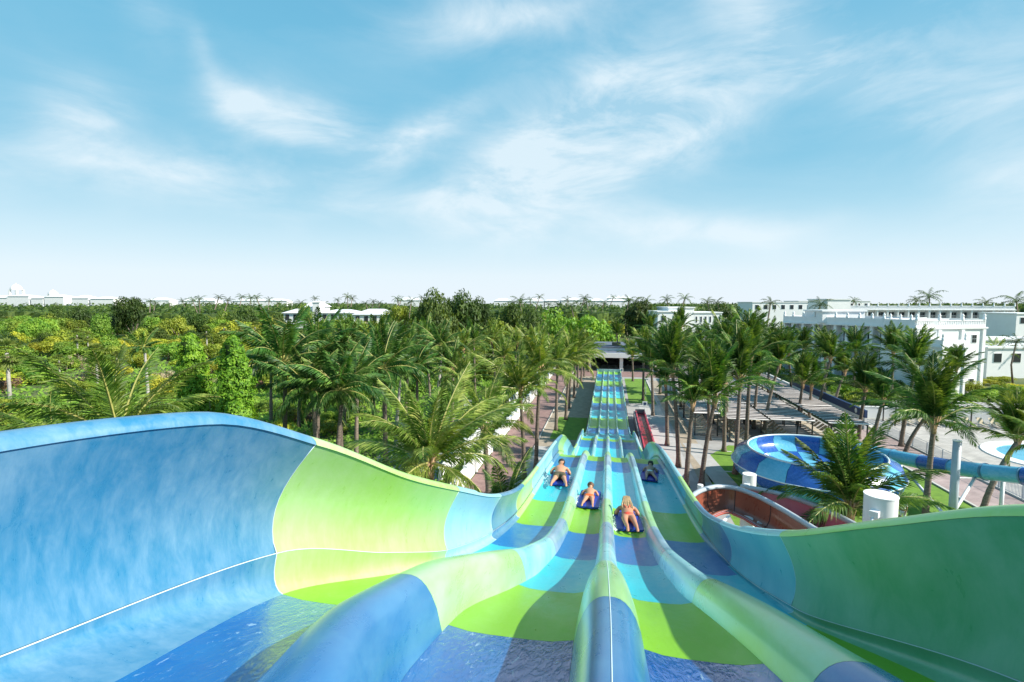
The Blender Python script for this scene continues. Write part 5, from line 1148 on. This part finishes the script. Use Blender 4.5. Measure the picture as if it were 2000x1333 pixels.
# porch before the bright block
px0, px1 = at(1842, 665, 78), at(1888, 664, 79)
o = thing('hotel_porch', 'balustraded two storey porch on the bright hotel block', 'porch', (px0.x, px0.y, 0), atan2(px1.y - px0.y, px1.x - px0.x)); L = (px1 - px0).length; zt = px0.z
obj('wall', MB().box(0, .1, 0, L, 3.6, zt - 1.2), M['white'], o); obj('cornice', MB().box(-.2, -.1, zt - 1.19, L + .2, 3.6, zt - .95), M['white2'], o); obj('parapet', MB().box(0, 0, zt - .94, L, .2, zt), M['white'], o); obj('parapet', MB().box(0, .21, zt - .94, .2, 3.6, zt), M['white'], o)
for xx in (.1, L - .1): obj('finial', MB().lathe([(.2, 0), (.2, .3), (.1, .4), (.2, .6), (0, 1.2)], 8, (xx, .1, zt)), M['white2'], o, True); obj('pilaster', MB().box(xx - .2, -.12, 0, xx + .2, .09, zt - 1.2), M['white2'], o)
# roof boxes
def boxb(label, pl, pr, top, d, dep, name='hotel_building', zb=0, cat='building', wins=0):
    a = at(pl, top, d); b = at(pr, top, d); o = thing(name, label, cat, (a.x, a.y, 0), atan2(b.y - a.y, b.x - a.x)); L = (b - a).length; H = a.z
    obj('wall', MB().box(0, 0, zb, L, dep, H - .3), M['white'], o); obj('cornice', MB().box(-.25, -.25, H - .29, L + .25, dep + .25, H), M['white2'], o)
    for i in range(wins):
        x = L*(i + .3)/wins; w = obj('window', MB().box(x, -.06, H - 3.1, x + L/wins*.45, -.005, H - 1.2), M['white2'], o); obj('pane', MB().box(x + .1, -.1, H - 3.0, x + L/wins*.45 - .1, -.065, H - 1.3), M['glass'], w)
    return o
boxb('white rooftop block on the shaded hotel wing', 1607, 1690, 606, 98, 6, 'rooftop_block', 11, 'building part')
boxb('plain white penthouse rising behind the shaded hotel wing', 1617, 1662, 584, 150, 10)
boxb('distant white hotel block left of the penthouse', 1470, 1606, 590, 215, 14, wins=8)
boxb('paler long white block farther behind the tallest palm', 1560, 1700, 588, 260, 14, wins=9)
boxb('upper white box building right of the slide axis', 1306, 1356, 600, 150, 12, wins=0); boxb('lower white box building attached to the upper one', 1285, 1330, 608, 146, 10, wins=2); boxb('long low white roof right of the white boxes', 1356, 1410, 610, 150, 14, wins=6)
C1, C2 = at(1655, 598, 178), at(1984, 597, 172); wing('long white hotel behind with arcaded balconies on every floor', C1, C2, 16, 13.6, 4, 16, 'bal')
boxb('white side wing with square windows at the right edge', 1986, 2060, 612, 150, 12, wins=3); boxb('low white pool house at the right edge', 1930, 2080, 678, 100, 8, 'pool_house', 0, 'building', 4); boxb('wide low white roof behind the pool house', 1905, 2080, 663, 118, 10, 'pool_house', 0, 'building', 0)
# low white building left of centre
def hip(label, pl, pr, eave, top, d, dep):
    a = at(pl, eave, d); b = at(pr, eave, d); L = (b - a).length; o = thing('low_building', label, 'building', (a.x, a.y, 0), atan2(b.y - a.y, b.x - a.x)); H = a.z; T = at(pl, top, d).z
    obj('wall', MB().box(0, 0, 0, L, dep, H), M['white'], o)
    for i in range(max(1, int(L/3))): w = obj('window', MB().box(i*3 + .8, -.08, H - 2.6, i*3 + 2.2, -.01, H - .5), M['glass'], o)
    obj('roof', MB().add([(-.6, -.6, H + .02), (L + .6, -.6, H + .02), (L + .6, dep + .6, H + .02), (-.6, dep + .6, H + .02), (min(L*.3, dep*.5), dep/2, T), (max(L*.7, L - dep*.5), dep/2, T)], [(0, 1, 5, 4), (1, 2, 5), (2, 3, 4, 5), (3, 0, 4), (0, 3, 2, 1)]), mat('pale_roof', (.66, .67, .70), .8, .06, 1), o)
hip('left wing of the low white building in the woods', 553, 600, 612, 604, 190, 10); hip('taller centre of the low white building in the woods', 594, 628, 600, 588, 196, 9); hip('long middle wing of the low white building in the woods', 626, 700, 612, 605, 190, 10); hip('right wing of the low white building in the woods', 690, 766, 615, 604, 180, 10)
boxb('tall white lift block on the low white building', 610, 624, 590, 190, 5, 'rooftop_block', 0, 'building part')
# far white resort buildings on the horizon
def tower(px, top, d, w, label):
    a = at(px, top, d); o = thing('bell_tower', label, 'tower', (a.x, a.y, 0), YAW); H = a.z
    obj('base', MB().box(-w*1.6, -w, 0, w*1.6, w, H*.52), M['white'], o)
    for sx in (-1, 1):
        for sy in (-1, 1): obj('column', MB().box(sx*w*.7 - w*.15, sy*w*.7 - w*.15, H*.521, sx*w*.7 + w*.15, sy*w*.7 + w*.15, H*.78), M['white'], o)
    obj('dome', MB().lathe([(w*1.0, H*.781), (w*.95, H*.85), (w*.5, H*.93), (w*.08, H*.96), (0, H)], 12), M['white2'], o, True)
tower(31, 553, 620, 6, 'distant white bell tower at the far left of the horizon'); tower(103, 565, 620, 5, 'smaller distant white tower right of the bell tower')
def villa(label, pl, pr, eave, top, d, dep=16):
    a = at(pl, eave, d); b = at(pr, eave, d); L = (b - a).length; o = thing('resort_block', label, 'building', (a.x, a.y, 0), YAW, 'distant white resort blocks'); H = a.z; T = at(pl, top, d).z
    obj('wall', MB().box(0, 0, 0, L, dep, H), M['white'], o)
    obj('roof', MB().add([(-.6, -.6, H + .02), (L + .6, -.6, H + .02), (L + .6, dep + .6, H + .02), (-.6, dep + .6, H + .02), (min(L*.3, dep*.5), dep/2, T), (max(L*.7, L - dep*.5), dep/2, T)], [(0, 1, 5, 4), (1, 2, 5), (2, 3, 4, 5), (3, 0, 4), (0, 3, 2, 1)]), M['white2'], o)
for pl, pr, e, t, d, w in [(-20, 14, 582, 577, 560, 'at the far left edge of the horizon'), (14, 56, 579, 576, 560, 'under the bell tower'), (60, 84, 583, 579, 560, 'between the two far towers'), (86, 124, 580, 576, 560, 'under the smaller tower'), (140, 172, 583, 577, 560, 'right of the smaller tower'), (176, 222, 584, 580, 560, 'left of the round dark tree'),
    (285, 330, 587, 582, 600, 'right of the round dark tree'), (352, 420, 588, 583, 600, 'behind the horizon palms on the left'), (455, 560, 588, 584, 600, 'left of the low white building'), (770, 830, 587, 582, 560, 'left of the broad dark trees'), (965, 1000, 588, 583, 560, 'right of the broad dark trees'), (1026, 1062, 589, 583, 480, 'left of the tiny horizon palms'),
    (1064, 1092, 588, 585, 480, 'beside the tiny horizon palms'), (1096, 1140, 587, 582, 480, 'behind the tiny horizon palms'), (1150, 1180, 588, 583, 480, 'left of the pyramid roofs'), (1185, 1226, 588, 584, 480, 'under the pyramid roofs')]:
    villa('pale far resort block ' + w, pl, pr, e, t, d)
for i in range(5):
    a = at(1190 + i*9, 583, 555); o = thing('resort_roof', 'small pyramid roof pavilion on the distant white blocks', 'roof', (a.x, a.y, 0), 0, 'small distant pyramid roofs'); obj('wall', MB().box(-2.5, -2.5, 0, 2.5, 2.5, a.z), M['white'], o); obj('roof', MB().add([(-3, -3, a.z + .02), (3, -3, a.z + .02), (3, 3, a.z + .02), (-3, 3, a.z + .02), (0, 0, a.z + 3)], [(0, 1, 4), (1, 2, 4), (2, 3, 4), (3, 0, 4)]), M['white2'], o)
